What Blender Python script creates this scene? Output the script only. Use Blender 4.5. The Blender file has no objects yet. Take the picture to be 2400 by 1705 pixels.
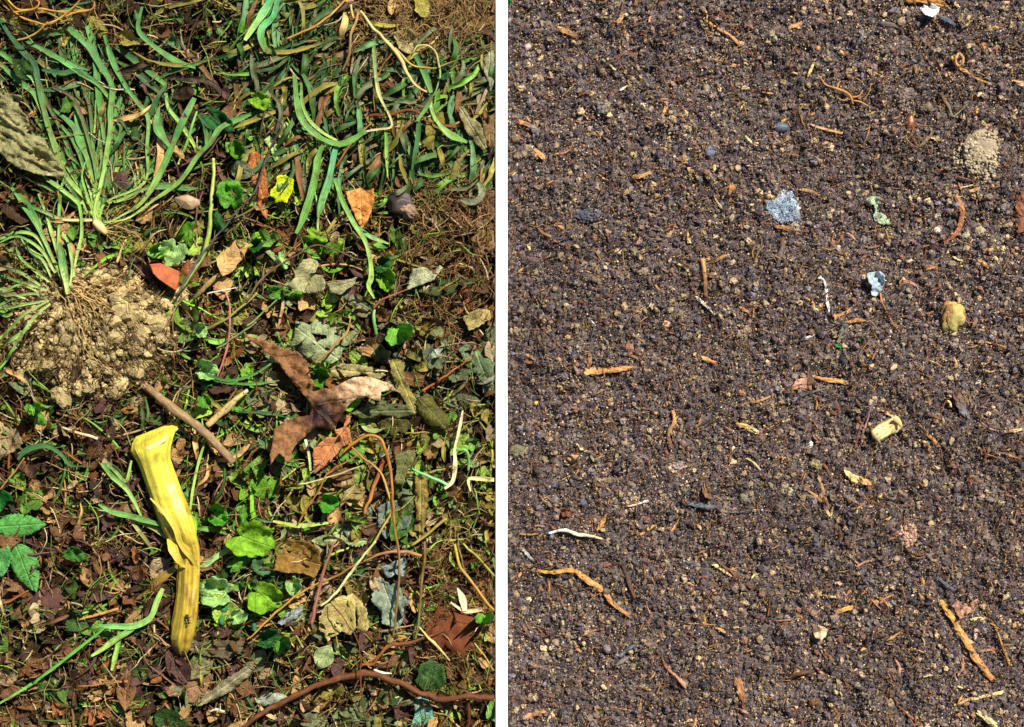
import bpy, math, random
import numpy as np
from mathutils import Vector, geometry
R = math.radians
# ------------------------------------------------------------------ camera, sky, sun
scene = bpy.context.scene
S = 0.0004            # metres per photo pixel on the ground
CH = 1.6              # camera height
cam = bpy.data.objects.new('camera', bpy.data.cameras.new('camera'))
scene.collection.objects.link(cam)
cam.location = (0, 0, CH); cam.rotation_euler = (0, 0, 0)
cam.data.sensor_width = 36; cam.data.lens = 36*CH/(2400*S)
cam.data.clip_start = 0.05; cam.data.clip_end = 500
scene.camera = cam
SUN_EL, SUN_AZ = 50, 38       # azimuth clockwise from +Y (top of the photo)
w = bpy.data.worlds.new('World'); scene.world = w; w.use_nodes = True
nt = w.node_tree; nt.nodes.clear()
sky = nt.nodes.new('ShaderNodeTexSky'); sky.sky_type = 'NISHITA'; sky.sun_disc = False
sky.sun_elevation = R(SUN_EL); sky.sun_rotation = R(SUN_AZ)
bg = nt.nodes.new('ShaderNodeBackground'); bg.inputs[1].default_value = 0.052
wo = nt.nodes.new('ShaderNodeOutputWorld')
nt.links.new(sky.outputs[0], bg.inputs[0]); nt.links.new(bg.outputs[0], wo.inputs[0])
sl = bpy.data.lights.new('sun', 'SUN'); sl.energy = 5.0; sl.angle = R(0.5); sl.color = (1, 0.95, 0.87)
so = bpy.data.objects.new('sun', sl); scene.collection.objects.link(so)
d = Vector((math.sin(R(SUN_AZ))*math.cos(R(SUN_EL)), math.cos(R(SUN_AZ))*math.cos(R(SUN_EL)), math.sin(R(SUN_EL))))
so.rotation_euler = d.to_track_quat('Z', 'Y').to_euler(); so.location = (0.8, 1, 2)
scene.view_settings.view_transform = 'Standard'; scene.view_settings.look = 'None'
scene.view_settings.exposure = 0.52; scene.view_settings.gamma = 1
# ------------------------------------------------------------------ helpers
rng = np.random.default_rng(7)
rnd = random.Random(11)
def U(a, b): return rnd.uniform(a, b)
def C(r, g, b):
    f = lambda v: ((v/255+0.055)/1.055)**2.4 if v > 10 else v/255/12.92
    return np.array([f(r), f(g), f(b)])
def hsh(x, y, s):
    n = (x.astype(np.int64)*374761393 + y.astype(np.int64)*668265263 + s*1274126177) & 0xffffffff
    n = ((n ^ (n >> 13))*1274126177) & 0xffffffff
    return ((n ^ (n >> 16)) & 0xffff)/65535.0
def vn(x, y, s=0):
    x = np.asarray(x, float); y = np.asarray(y, float)
    xi = np.floor(x); yi = np.floor(y); fx = x-xi; fy = y-yi
    fx = fx*fx*(3-2*fx); fy = fy*fy*(3-2*fy)
    a = hsh(xi, yi, s); b = hsh(xi+1, yi, s); c = hsh(xi, yi+1, s); e = hsh(xi+1, yi+1, s)
    return (a*(1-fx)+b*fx)*(1-fy)+(c*(1-fx)+e*fx)*fy
def fbm(x, y, s=0, o=4):
    t = 0; a = 0.5
    for i in range(o):
        t = t + a*vn(x, y, s+i*17); x = np.asarray(x)*2.03; y = np.asarray(y)*2.03; a *= 0.5
    return t
MC = (215, 775)
def mound(px, py):
    px = np.asarray(px, float); py = np.asarray(py, float)
    r = np.hypot((px-MC[0])/215, (py-MC[1])/165) + 0.22*(fbm(px/60, py/60, 5)-0.47)
    return np.clip(1-r*r, 0, 1)
def HL(px, py):
    px = np.asarray(px, float); py = np.asarray(py, float)
    return 0.014*(fbm(px/150, py/150, 1)-0.47) + 0.024*np.sqrt(mound(px, py)+1e-9)
def HR(px, py):
    px = np.asarray(px, float); py = np.asarray(py, float)
    return 0.014*(fbm(px/170, py/170, 31)-0.47) + 0.013*(fbm(px/40, py/40, 41)-0.47)
def HH(px, py): return np.where(np.asarray(px) < 1175, HL(px, py), HR(px, py))
def W3(px, py, z):
    f = (CH-np.asarray(z))/CH
    return np.stack([(np.asarray(px)-1200)*S*f, (852.5-np.asarray(py))*S*f, np.asarray(z)+0*f], -1)

class MB:
    def __init__(s): s.v = []; s.f = []; s.uv = []; s.t = []; s.n = 0
    def add(s, v, f, uv, t):
        if len(v) > 4:      # nothing pokes through the board between the beds
            m = v[:, 0].mean()
            if m < -0.012: v = v.copy(); v[:, 0] = np.minimum(v[:, 0], -0.0158)
            elif m > -0.0075: v = v.copy(); v[:, 0] = np.maximum(v[:, 0], -0.0038)
        s.v.append(v); s.f.append(f+s.n); s.uv.append(uv)
        t = np.asarray(t, float); s.t.append(np.broadcast_to(t, (len(v), 3))); s.n += len(v); return s
    def mesh(s, name, mat, smooth=True, origin=None):
        me = bpy.data.meshes.new(name)
        v = np.concatenate(s.v)
        if origin is not None: v = v-np.array(origin)
        loops = []; starts = []; tot = []; p = 0
        for f in s.f:
            k = f.shape[1]; loops.append(f.ravel()); n = len(f)
            starts.append(p+np.arange(n)*k); p += n*k
        loops = np.concatenate(loops); starts = np.concatenate(starts)
        me.vertices.add(len(v)); me.vertices.foreach_set('co', v.ravel().astype(np.float32))
        me.loops.add(len(loops)); me.loops.foreach_set('vertex_index', loops.astype(np.int32))
        me.polygons.add(len(starts)); me.polygons.foreach_set('loop_start', starts.astype(np.int32))
        me.update(calc_edges=True); me.validate()
        me.polygons.foreach_set('use_smooth', np.full(len(me.polygons), smooth, dtype=bool))
        a = me.attributes.new('tint', 'FLOAT_COLOR', 'POINT')
        t = np.concatenate(s.t); t = np.concatenate([t, np.ones((len(t), 1))], 1)
        a.data.foreach_set('color', np.clip(t, 0, 1).ravel().astype(np.float32))
        a = me.attributes.new('luv', 'FLOAT_VECTOR', 'POINT')
        a.data.foreach_set('vector', np.concatenate(s.uv).ravel().astype(np.float32))
        me.materials.append(mat); return me
    def build(s, name, mat, parent=None, smooth=True):
        v = np.concatenate(s.v)
        org = np.array([v[:, 0].mean(), v[:, 1].mean(), v[:, 2].min()])
        po = np.array(parent['_o']) if parent else np.zeros(3)
        me = s.mesh(name, mat, smooth, org)
        o = bpy.data.objects.new(name, me); scene.collection.objects.link(o)
        o.location = org-po
        if parent: o.parent = parent
        o['_o'] = [float(q) for q in org]
        return o
def empty(name, px, py, z=0.0):
    o = bpy.data.objects.new(name, None); scene.collection.objects.link(o)
    p = W3(px, py, z); o.location = p; o['_o'] = [float(q) for q in p]; o.empty_display_size = 0.02
    return o
def tag(o, label=None, cat=None, group=None, kind=None):
    if label: o['label'] = label
    if cat: o['category'] = cat
    if group: o['group'] = group
    if kind: o['kind'] = kind
    return o
# ------------------------------------------------------------------ materials
def new_mat(name, rough=0.6, spec=0.4):
    m = bpy.data.materials.new(name); m.use_nodes = True
    n = m.node_tree.nodes; l = m.node_tree.links
    b = n['Principled BSDF']; b.inputs['Roughness'].default_value = rough
    b.inputs['Specular IOR Level'].default_value = spec
    return m, n, l, b
def math_n(n, l, op, a, b=None, clamp=False):
    x = n.new('ShaderNodeMath'); x.operation = op; x.use_clamp = clamp
    for i, q in enumerate((a, b)):
        if q is None: continue
        if isinstance(q, (int, float)): x.inputs[i].default_value = q
        else: l.new(q, x.inputs[i])
    return x.outputs[0]
def maprange(n, l, v, a, b, c=0.0, d_=1.0):
    x = n.new('ShaderNodeMapRange'); l.new(v, x.inputs[0])
    for i, q in enumerate((a, b, c, d_)): x.inputs[i+1].default_value = q
    return x.outputs[0]
def mixc(n, l, f, a, b, mode='MIX'):
    x = n.new('ShaderNodeMix'); x.data_type = 'RGBA'; x.blend_type = mode
    if isinstance(f, float): x.inputs[0].default_value = f
    else: l.new(f, x.inputs[0])
    for i, q in ((6, a), (7, b)):
        if isinstance(q, tuple): x.inputs[i].default_value = q
        else: l.new(q, x.inputs[i])
    return x.outputs[2]
def attr(n, name):
    a = n.new('ShaderNodeAttribute'); a.attribute_name = name; return a
def noise(n, l, vec, scale, detail=3, rough=0.6):
    x = n.new('ShaderNodeTexNoise'); x.inputs['Scale'].default_value = scale
    x.inputs['Detail'].default_value = detail; x.inputs['Roughness'].default_value = rough
    if vec is not None: l.new(vec, x.inputs['Vector'])
    return x.outputs[0]
def bump(n, l, h, bsdf, strength, dist):
    x = n.new('ShaderNodeBump'); x.inputs['Strength'].default_value = strength
    x.inputs['Distance'].default_value = dist; l.new(h, x.inputs['Height']); l.new(x.outputs[0], bsdf.inputs['Normal'])
def wpos(n): return n.new('ShaderNodeNewGeometry').outputs['Position']
def scalecol(n, l, col, fac):
    x = n.new('ShaderNodeVectorMath'); x.operation = 'SCALE'; l.new(col, x.inputs[0]); l.new(fac, x.inputs['Scale']); return x.outputs[0]
def leaf_material(name, palmate=False, rough=0.5, trans=0.25, vein=0.5, n_lat=8):
    m, n, l, b = new_mat(name, rough, 0.22)
    t = attr(n, 'tint').outputs['Color']; g = attr(n, 'luv').outputs['Vector']
    sx = n.new('ShaderNodeSeparateXYZ'); l.new(g, sx.inputs[0]); u, v = sx.outputs[0], sx.outputs[1]
    nz = noise(n, l, g, 5, 4); wob = math_n(n, l, 'MULTIPLY', math_n(n, l, 'SUBTRACT', nz, 0.5), 0.06)
    if palmate:
        ang = math_n(n, l, 'ARCTAN2', v, math_n(n, l, 'ADD', u, 0.06))
        s = math_n(n, l, 'MULTIPLY', math_n(n, l, 'ADD', ang, math_n(n, l, 'MULTIPLY', wob, 2.0)), 7/(2*math.pi))
        fr = math_n(n, l, 'ABSOLUTE', math_n(n, l, 'SUBTRACT', math_n(n, l, 'FRACT', s), 0.5))
        rr = math_n(n, l, 'SQRT', math_n(n, l, 'ADD', math_n(n, l, 'MULTIPLY', u, u), math_n(n, l, 'MULTIPLY', v, v)))
        dd = math_n(n, l, 'MULTIPLY', math_n(n, l, 'SUBTRACT', 0.5, fr), rr)
        line = maprange(n, l, dd, 0.006, 0.02, 1, 0)
    else:
        av = math_n(n, l, 'ABSOLUTE', math_n(n, l, 'ADD', v, math_n(n, l, 'MULTIPLY', wob, 0.4)))
        mid = maprange(n, l, av, 0.008, 0.022, 1, 0)
        s = math_n(n, l, 'ADD', math_n(n, l, 'MULTIPLY', math_n(n, l, 'SUBTRACT', u, math_n(n, l, 'MULTIPLY', av, 0.8)), float(n_lat)), wob)
        fr = math_n(n, l, 'ABSOLUTE', math_n(n, l, 'SUBTRACT', math_n(n, l, 'FRACT', s), 0.5))
        lat = maprange(n, l, fr, 0.43, 0.49, 0, 0.75)
        line = math_n(n, l, 'MAXIMUM', mid, lat)
    mott = maprange(n, l, noise(n, l, wpos(n), 190, 6, 0.75), 0.3, 0.72, 0.42, 1.5)
    base = scalecol(n, l, t, mott)
    lite = mixc(n, l, 1.0, base, (0.05, 0.05, 0.02, 1), 'ADD')
    lite = scalecol(n, l, lite, math_n(n, l, 'ADD', 1.35, 0.0))
    col = mixc(n, l, math_n(n, l, 'MULTIPLY', line, vein), base, lite)
    l.new(col, b.inputs['Base Color'])
    hgt = math_n(n, l, 'ADD', math_n(n, l, 'MULTIPLY', line, -0.6), noise(n, l, wpos(n), 500, 4))
    bump(n, l, hgt, b, 0.9, 0.0016)
    if trans:
        tr = n.new('ShaderNodeBsdfTranslucent'); l.new(col, tr.inputs[0])
        mx = n.new('ShaderNodeMixShader'); mx.inputs[0].default_value = trans
        l.new(b.outputs[0], mx.inputs[1]); l.new(tr.outputs[0], mx.inputs[2])
        l.new(mx.outputs[0], n['Material Output'].inputs[0])
    return m
def fibre_material(name, rough=0.6, spec=0.3, su=60, sv=4, amp=(0.6, 1.35), bs=0.5, spots=None, spot_lo=0.62, soft=0.05, sps=330):
    m, n, l, b = new_mat(name, rough, spec)
    t = attr(n, 'tint').outputs['Color']; g = attr(n, 'luv').outputs['Vector']
    mp = n.new('ShaderNodeMapping'); l.new(g, mp.inputs[0]); mp.inputs['Scale'].default_value = (su, sv, 1)
    st = noise(n, l, mp.outputs[0], 1.0, 4, 0.65)
    blot = noise(n, l, wpos(n), 120, 3)
    f = math_n(n, l, 'MULTIPLY', maprange(n, l, st, 0.28, 0.72, amp[0], amp[1]), maprange(n, l, blot, 0.3, 0.7, 0.75, 1.2))
    col = scalecol(n, l, t, f)
    if spots:
        sp = maprange(n, l, noise(n, l, wpos(n), sps, 4, 0.7), spot_lo, spot_lo+soft)
        col = mixc(n, l, sp, col, (*spots, 1))
    l.new(col, b.inputs['Base Color']); bump(n, l, st, b, bs, 0.0008)
    return m
def grain_material(name, rough=0.85, spec=0.2, scale=700, amp=(0.55, 1.5), bs=0.8, dist=0.0008):
    m, n, l, b = new_mat(name, rough, spec)
    t = attr(n, 'tint').outputs['Color']
    a = noise(n, l, wpos(n), scale, 5, 0.7); c2 = noise(n, l, wpos(n), scale*0.23, 3)
    f = math_n(n, l, 'MULTIPLY', maprange(n, l, a, 0.3, 0.72, amp[0], amp[1]), maprange(n, l, c2, 0.3, 0.7, 0.75, 1.25))
    l.new(scalecol(n, l, t, f), b.inputs['Base Color']); bump(n, l, a, b, bs, dist)
    return m
M_leaf = leaf_material('dry_leaf', rough=0.48, trans=0.10, vein=0.7)
M_oak = leaf_material('oak_leaf', rough=0.3, trans=0.08, vein=0.35, n_lat=4)
M_green = leaf_material('green_leaf', rough=0.42, trans=0.25, vein=0.45)
M_palm = leaf_material('round_leaf', palmate=True, rough=0.42, trans=0.22, vein=0.5)
M_blade = fibre_material('grass_blade', 0.45, 0.3, 26, 8, (0.42, 1.5), 1.0, spots=(0.15, 0.11, 0.03), spot_lo=0.54, soft=0.16, sps=95)
M_stem = fibre_material('stem', 0.5, 0.35, 90, 3, (0.65, 1.25), 0.4)
M_bark = fibre_material('bark', 0.7, 0.25, 120, 4, (0.5, 1.4), 0.9)
M_wood = fibre_material('wood', 0.65, 0.25, 60, 7, (0.35, 1.5), 1.0, spots=(0.05, 0.025, 0.015), spot_lo=0.58, soft=0.06, sps=420)
M_stalk = fibre_material('stalk', 0.36, 0.5, 10, 12, (0.62, 1.22), 0.7, spots=(0.14, 0.08, 0.01), spot_lo=0.64, soft=0.08, sps=210)
M_root = fibre_material('root', 0.6, 0.3, 200, 2, (0.6, 1.3), 0.3)
M_clod = grain_material('soil_clod', 0.9, 0.1, 800, (0.55, 1.4), 1.0)
M_crumb = grain_material('soil_crumb', 0.62, 0.35, 1500, (0.45, 1.5), 0.8, 0.0005)
M_stone = grain_material('stone', 0.5, 0.45, 500, (0.7, 1.25), 0.5)
M_fluff = grain_material('fluff', 0.95, 0.05, 1200, (0.8, 1.15), 0.5)
M_board = grain_material('divider_white', 0.55, 0.3, 60, (0.97, 1.03), 0.15)
# ------------------------------------------------------------------ shape makers (return v, f, uv)
def crom(P, n):
    P = np.asarray(P, float)
    if len(P) == 2: P = np.array([P[0], P[0]*0.67+P[1]*0.33, P[0]*0.33+P[1]*0.67, P[1]])
    A = np.vstack([2*P[0]-P[1], P, 2*P[-1]-P[-2]]); m = len(P)-1
    seg = np.linalg.norm(P[1:, :2]-P[:-1, :2], axis=1)+1e-6; cum = np.concatenate([[0], np.cumsum(seg)])
    s = np.linspace(0, cum[-1], n); i = np.clip(np.searchsorted(cum, s, 'right')-1, 0, m-1)
    t = ((s-cum[i])/seg[i])[:, None]; p0, p1, p2, p3 = A[i], A[i+1], A[i+2], A[i+3]
    return 0.5*(2*p1+(p2-p0)*t+(2*p0-5*p1+4*p2-p3)*t*t+(3*p1-p0-3*p2+p3)*t**3), cum[-1]
def path3(pts, lift, n, wig=0.0, seed=0, hump=0.0):
    c, L = crom(pts, n); t = np.linspace(0, 1, n)
    if wig:
        c = c.copy(); c[:, 0] += wig*(vn(t*L/18, 0*t, seed)-0.5)*2; c[:, 1] += wig*(vn(t*L/18, 0*t+9, seed)-0.5)*2
    lz = np.interp(t, np.linspace(0, 1, len(lift)), lift) if isinstance(lift, (list, tuple)) else lift+0*t
    z = HH(c[:, 0], c[:, 1])+lz+hump*np.sin(math.pi*t)
    if wig: z = z+0.0006*wig*(vn(t*L/25, 0*t+3, seed)-0.5)
    return W3(c[:, 0], c[:, 1], z), L, t
def frames(c):
    tg = np.gradient(c, axis=0); tg /= np.linalg.norm(tg, axis=1)[:, None]+1e-12
    s = np.cross(tg, [0, 0, 1.0]); s /= np.linalg.norm(s, axis=1)[:, None]+1e-9
    return tg, s, np.cross(s, tg)
def strip(pts, wpx, lift=0.012, fold=0.3, twist=0.0, tip=1.0, base=0.6, hump=0.0, wig=0.0, seed=0, n=None, K=5, minw=0.06):
    L0 = sum(math.dist(a[:2], b[:2]) for a, b in zip(pts, pts[1:]))
    n = n or int(min(60, max(8, L0/7)))
    c, L, t = path3(pts, lift, n, wig, seed, hump); tg, s, nm = frames(c)
    if isinstance(wpx, (list, tuple)): wd = np.interp(t, np.linspace(0, 1, len(wpx)), wpx)
    else:
        wd = wpx*np.minimum(1, base+(1-base)*np.minimum(1, t*4))
        if tip: wd = wd*np.clip(np.power(np.clip((1-t)/0.45, 0, 1), 0.65)*tip+(1-tip), minw, 1)
    wd = wd*(0.85+0.3*vn(t*L/22, t*0+7, seed))
    a = twist*(vn(t*L/60, t*0+5, seed)-0.5)*2*math.pi
    ca, sa = np.cos(a)[:, None], np.sin(a)[:, None]; s2 = s*ca+nm*sa; n2 = nm*ca-s*sa
    k = np.linspace(-1, 1, K); V = []; 
    for q in k:
        V.append(c+s2*(q*wd[:, None]*S/2)+n2*((fold*abs(q)**1.4)*wd[:, None]*S/2))
    V = np.stack(V, 1).reshape(-1, 3)
    uv = np.stack([np.repeat(t*L*S, K), np.tile(k, n)*0.6+seed % 97, np.zeros(n*K)], 1)
    i = np.arange(n-1)[:, None]*K+np.arange(K-1)[None]; i = i.ravel()
    F = np.stack([i, i+1, i+K+1, i+K], 1)
    return V, F, uv, np.repeat(t, K)
def tube(pts, rpx, lift=0.01, sides=7, flat=1.0, wig=0.0, seed=0, hump=0.0, n=None, knob=0.12, caps=True, ang=0.0):
    L0 = sum(math.dist(a[:2], b[:2]) for a, b in zip(pts, pts[1:]))
    n = n or int(min(70, max(7, L0/5)))
    c, L, t = path3(pts, lift, n, wig, seed, hump); tg, s, nm = frames(c)
    r = np.interp(t, np.linspace(0, 1, len(rpx)), rpx) if isinstance(rpx, (list, tuple)) else rpx+0*t
    r = r*S; th = np.arange(sides)*2*math.pi/sides
    jit = 1+knob*2*(vn(np.repeat(t*L/12, sides), np.tile(np.arange(sides)*1.7, n), seed)-0.5)
    x = np.cos(th)[None, :]*r[:, None]; y = np.sin(th)[None, :]*r[:, None]*flat
    ca, sa = math.cos(ang), math.sin(ang); x, y = x*ca-y*sa, x*sa+y*ca
    V = c[:, None]+s[:, None]*(x.reshape(n, sides)*jit.reshape(n, sides))[..., None]+nm[:, None]*(y.reshape(n, sides)*jit.reshape(n, sides))[..., None]
    V = V.reshape(-1, 3)
    uv = np.stack([np.repeat(t*L*S, sides), np.abs(np.tile(th, n)-math.pi)*0.5+seed % 89, np.zeros(n*sides)], 1)
    i = np.arange(n-1)[:, None]*sides+np.arange(sides)[None]; j = np.arange(n-1)[:, None]*sides+(np.arange(sides)[None]+1) % sides
    F = np.stack([i.ravel(), j.ravel(), (j+sides).ravel(), (i+sides).ravel()], 1)
    if caps:
        V = np.vstack([V, c[0]-tg[0]*r[0]*0.3, c[-1]+tg[-1]*r[-1]*0.3])
        uv = np.vstack([uv, uv[0], uv[-3]]); a = np.arange(sides); bq = (a+1) % sides; m = n*sides
        F2 = np.stack([bq, a, a*0+m, a*0+m], 1); e = (n-1)*sides
        F3 = np.stack([e+a, e+bq, a*0+m+1, a*0+m+1], 1)
        tri = np.vstack([F2[:, :3], F3[:, :3]])
    else: tri = None
    tt = np.repeat(t, sides)
    if caps: tt = np.concatenate([tt, [0, 1]])
    return V, F, uv, tt, tri
def add_tube(mb, tint, *a, tip=None, **k):
    V, F, uv, tt, tri = tube(*a, **k)
    col = np.asarray(tint)[None]+0*tt[:, None]
    if tip is not None: col = col*(1-tt[:, None])+np.asarray(tip)[None]*tt[:, None]
    n0 = mb.n; mb.add(V, F, uv, col)
    if tri is not None: mb.f.append(tri+n0)
    return mb
def ico(sub):
    import bmesh
    bm = bmesh.new(); bmesh.ops.create_icosphere(bm, subdivisions=sub, radius=1)
    v = np.array([x.co[:] for x in bm.verts]); f = np.array([[q.index for q in p.verts] for p in bm.faces]); bm.free()
    return v, f
ICO = {1: ico(1), 2: ico(2), 3: ico(3), 4: ico(4)}
def lumpv(rx, ry, rz, rot, sub=3, rough=0.25, seed=0, freq=1.6, facet=0.0):
    v, f = ICO[sub]; r = np.random.default_rng(seed); q = v*freq+r.uniform(0, 50, 3)
    nn = (fbm(q[:, 0]+q[:, 2]*0.7, q[:, 1]-q[:, 2]*0.6, seed, 4)-0.47)*2+0.6*(fbm(q[:, 2]*2.3, q[:, 0]*2.3+q[:, 1], seed+3, 3)-0.45)
    v = v*(1+rough*nn[:, None]*1.4)
    if facet:
        for _ in range(7):
            d_ = r.normal(size=3); d_ /= np.linalg.norm(d_); h = v@d_; ov = np.maximum(0, h-(1-facet)); v = v-d_*ov[:, None]
    v = v*np.array([rx, ry, rz])*S; a = math.radians(-rot); ca, sa = math.cos(a), math.sin(a)
    v = np.stack([v[:, 0]*ca-v[:, 1]*sa, v[:, 0]*sa+v[:, 1]*ca, v[:, 2]], 1)
    return v, f
def lump(mb, px, py, rx, ry, rz, rot, tint, sub=3, rough=0.25, seed=0, lift=0.3, facet=0.0, freq=1.6):
    v, f = lumpv(rx, ry, rz, rot, sub, rough, seed, freq, facet)
    z = float(HH(px, py))+rz*S*lift
    v = v+W3(px, py, z); mb.add(v, f, v*1.0, tint)
    return mb
def inside(P, poly):
    x, y = P[:, 0], P[:, 1]; r = np.zeros(len(P), bool); q = np.asarray(poly); m = len(q); j = m-1
    for i in range(m):
        xi, yi = q[i]; xj, yj = q[j]
        if yi != yj: r ^= ((yi > y) != (yj > y)) & (x < (xj-xi)*(y-yi)/(yj-yi)+xi)
        j = i
    return r
def refine(poly, step, jag, seed):
    q = np.asarray(poly, float); out = []
    for i in range(len(q)):
        a, b = q[i], q[(i+1) % len(q)]; L = math.dist(a, b); k = max(1, int(L/step))
        nrm = np.array([b[1]-a[1], a[0]-b[0]])/(L+1e-6)
        for j in range(k):
            p = a+(b-a)*j/k
            if j: p = p+nrm*jag*(hsh(np.array([p[0]*7]), np.array([p[1]*7]), seed)[0]-0.5)*2
            out.append(p)
    return np.array(out)
def sheet(poly, lift=0.014, axis=None, res=8, holes=(), jag=1.5, crumple=0.0035, curl=0.004, seed=0, cfreq=30, tiltv=(0, 0), cup=0.0, pleat=0.0, folds=None):
    poly = refine(poly, res*0.8, jag, seed); lo = poly.min(0); hi = poly.max(0)
    hs = [refine(h, 4, 0.8, seed) for h in holes]
    gx, gy = np.meshgrid(np.arange(lo[0]+res/2, hi[0], res), np.arange(lo[1]+res/2, hi[1], res))
    G = np.stack([gx.ravel(), gy.ravel()], 1); G = G+(hsh(G[:, 0]*3, G[:, 1]*3, seed)-0.5)[:, None]*res*0.5
    G = G[inside(G, poly)] if len(G) else G
    if len(G):   # keep off the rim
        dd = np.min(np.hypot(G[:, None, 0]-poly[None, :, 0], G[:, None, 1]-poly[None, :, 1]), 1); G = G[dd > res*0.45]
    for h in hs: G = G[~inside(G, h)]
    allp = [poly]+hs+[G]; pts = np.concatenate([a for a in allp if len(a)])
    E = []; o = 0
    for a in [poly]+hs: E += [(o+i, o+(i+1) % len(a)) for i in range(len(a))]; o += len(a)
    r = geometry.delaunay_2d_cdt([Vector(p) for p in pts], E, [], 0, 1e-4)
    P2 = np.array([v[:] for v in r[0]]); T = np.array([f for f in r[2] if len(f) == 3])
    cen = P2[T].mean(1); keep = inside(cen, poly)
    for h in hs: keep &= ~inside(cen, h)
    T = T[keep]
    if axis is None:
        c = poly.mean(0); u, s_, vt = np.linalg.svd(poly-c); ax = vt[0]; pr = (poly-c)@ax
        axis = (c+ax*pr.min(), c+ax*pr.max())
    a0, a1 = np.array(axis[0], float), np.array(axis[1], float); L = np.linalg.norm(a1-a0); ax = (a1-a0)/L; nx = np.array([-ax[1], ax[0]])
    u = (P2-a0)@ax/L; v = (P2-a0)@nx/L
    c = poly.mean(0)
    z = float(HH(c[0], c[1]))+lift+crumple*2*(fbm(P2[:, 0]/cfreq, P2[:, 1]/cfreq, seed)-0.47)+crumple*0.5*(vn(P2[:, 0]/9, P2[:, 1]/9, seed+9)-0.5)
    z = z+curl*(v*2)**2*4-abs(curl)*0.5+cup*(u-0.5)**2*4+tiltv[0]*(P2[:, 0]-c[0])*S+tiltv[1]*(P2[:, 1]-c[1])*S
    if pleat:
        th = np.arctan2(v, u+.05); rr_ = np.hypot(u, v); z = z+pleat*np.cos(th*9)*rr_+pleat*1.2*np.cos(th*2+seed)*rr_
    if folds:
        fa, fw, famp = folds; ca_, sa_ = math.cos(R(fa)), math.sin(R(fa)); p_ = P2[:, 0]*ca_+P2[:, 1]*sa_; q_ = -P2[:, 0]*sa_+P2[:, 1]*ca_
        z = z+famp*(1-2*np.abs(2*fbm(p_/(fw*5), q_/fw, seed+4, 3)-.95))
    z = np.maximum(z, HH(P2[:, 0], P2[:, 1])+0.001)
    V = W3(P2[:, 0], P2[:, 1], z); n0 = len(V)
    # orientation: face up
    A = V[T[:, 1]]-V[T[:, 0]]; B = V[T[:, 2]]-V[T[:, 0]]; fl = np.cross(A, B)[:, 2] < 0; T[fl] = T[fl][:, ::-1]
    uv = np.stack([u, v, np.zeros(n0)], 1)
    return V, T, uv, P2
def leaf_obj(name, poly, tint, mat=None, parent=None, mott=0.25, edge=None, thickness=True, spot=None, spot2=None, **k):
    V, T, uv, P2 = sheet(poly, **k); seed = k.get('seed', 0)
    nz = fbm(P2[:, 0]/16, P2[:, 1]/16, seed+50)
    col = np.asarray(tint)[None]*(1+mott*2.4*(nz[:, None]-0.47))
    if edge is not None:
        m = np.clip((fbm(P2[:, 0]/22, P2[:, 1]/22, seed+70)-0.5)*6, 0, 1)[:, None]; col = col*(1-m)+np.asarray(edge)[None]*m
    if spot2:
        m = np.clip(1.5-np.hypot((P2[:, 0]-spot2[0])*.8, (P2[:, 1]-spot2[1])*1.4)/spot2[2]+(nz-.47)*1.8, 0, 1)[:, None]; col = col*(1-m)+np.asarray(spot2[3])[None]*m
    if spot:
        m = np.clip(1.6-np.hypot(P2[:, 0]-spot[0], P2[:, 1]-spot[1])/spot[2]+(nz-.47)*1.5, 0, 1)[:, None]; col = col*(1-m)+np.asarray(spot[3])[None]*m
    mb = MB().add(V, T, uv, col)
    o = mb.build(name, mat or M_leaf, parent)
    if thickness:
        s = o.modifiers.new('thickness', 'SOLIDIFY'); s.thickness = 0.0004; s.offset = -1
    return o
def outline(kind, cx, cy, L, Wd, rot, seed=0):
    r = random.Random(seed); pts = []
    a = math.radians(rot); ca, sa = math.cos(a), math.sin(a)
    if kind in ('ovate', 'serrate', 'lance'):
        N = 26 if kind == 'serrate' else 16
        for side in (1, -1):
            rg = range(N+1) if side == 1 else range(N-1, 0, -1)
            for i in rg:
                t = i/N; h = math.sin(math.pi*t**(0.75 if kind != 'lance' else 1))**(0.8 if kind != 'lance' else 1.1)*Wd/2
                if kind == 'serrate' and i % 2: h *= 0.9
                h *= 1+0.06*(r.random()-0.5); pts.append(((t-0.5)*L, side*h))
    elif kind == 'round':
        N = 54; ph_ = r.random()*3
        for i in range(N):
            th = 2*math.pi*i/N; q = .93+0.15*abs(math.cos(4.5*th+ph_))**.7-0.55*math.exp(-((abs(th-math.pi))/0.25)**2)+.10*math.sin(2*th+ph_*3)+.06*math.sin(3*th+ph_*7)
            q *= 1+0.05*(r.random()-0.5); pts.append((math.cos(th)*L/2*q, math.sin(th)*Wd/2*q))
    elif kind == 'lobed':
        N = 44; ph = r.random()*6
        for i in range(N):
            th = 2*math.pi*i/N; q = 0.62+0.38*abs(math.cos(2.5*th+ph*0))**0.8+0.05*(r.random()-0.5)
            pts.append((math.cos(th)*L/2*q, math.sin(th)*Wd/2*q))
    else:
        N = r.randint(6, 10); ph = r.random()
        for i in range(N):
            th = 2*math.pi*(i+0.6*r.random())/N; q = 0.6+0.5*r.random(); pts.append((math.cos(th)*L/2*q, math.sin(th)*Wd/2*q))
    return [(cx+x*ca-y*sa, cy+x*sa+y*ca) for x, y in pts]
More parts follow.
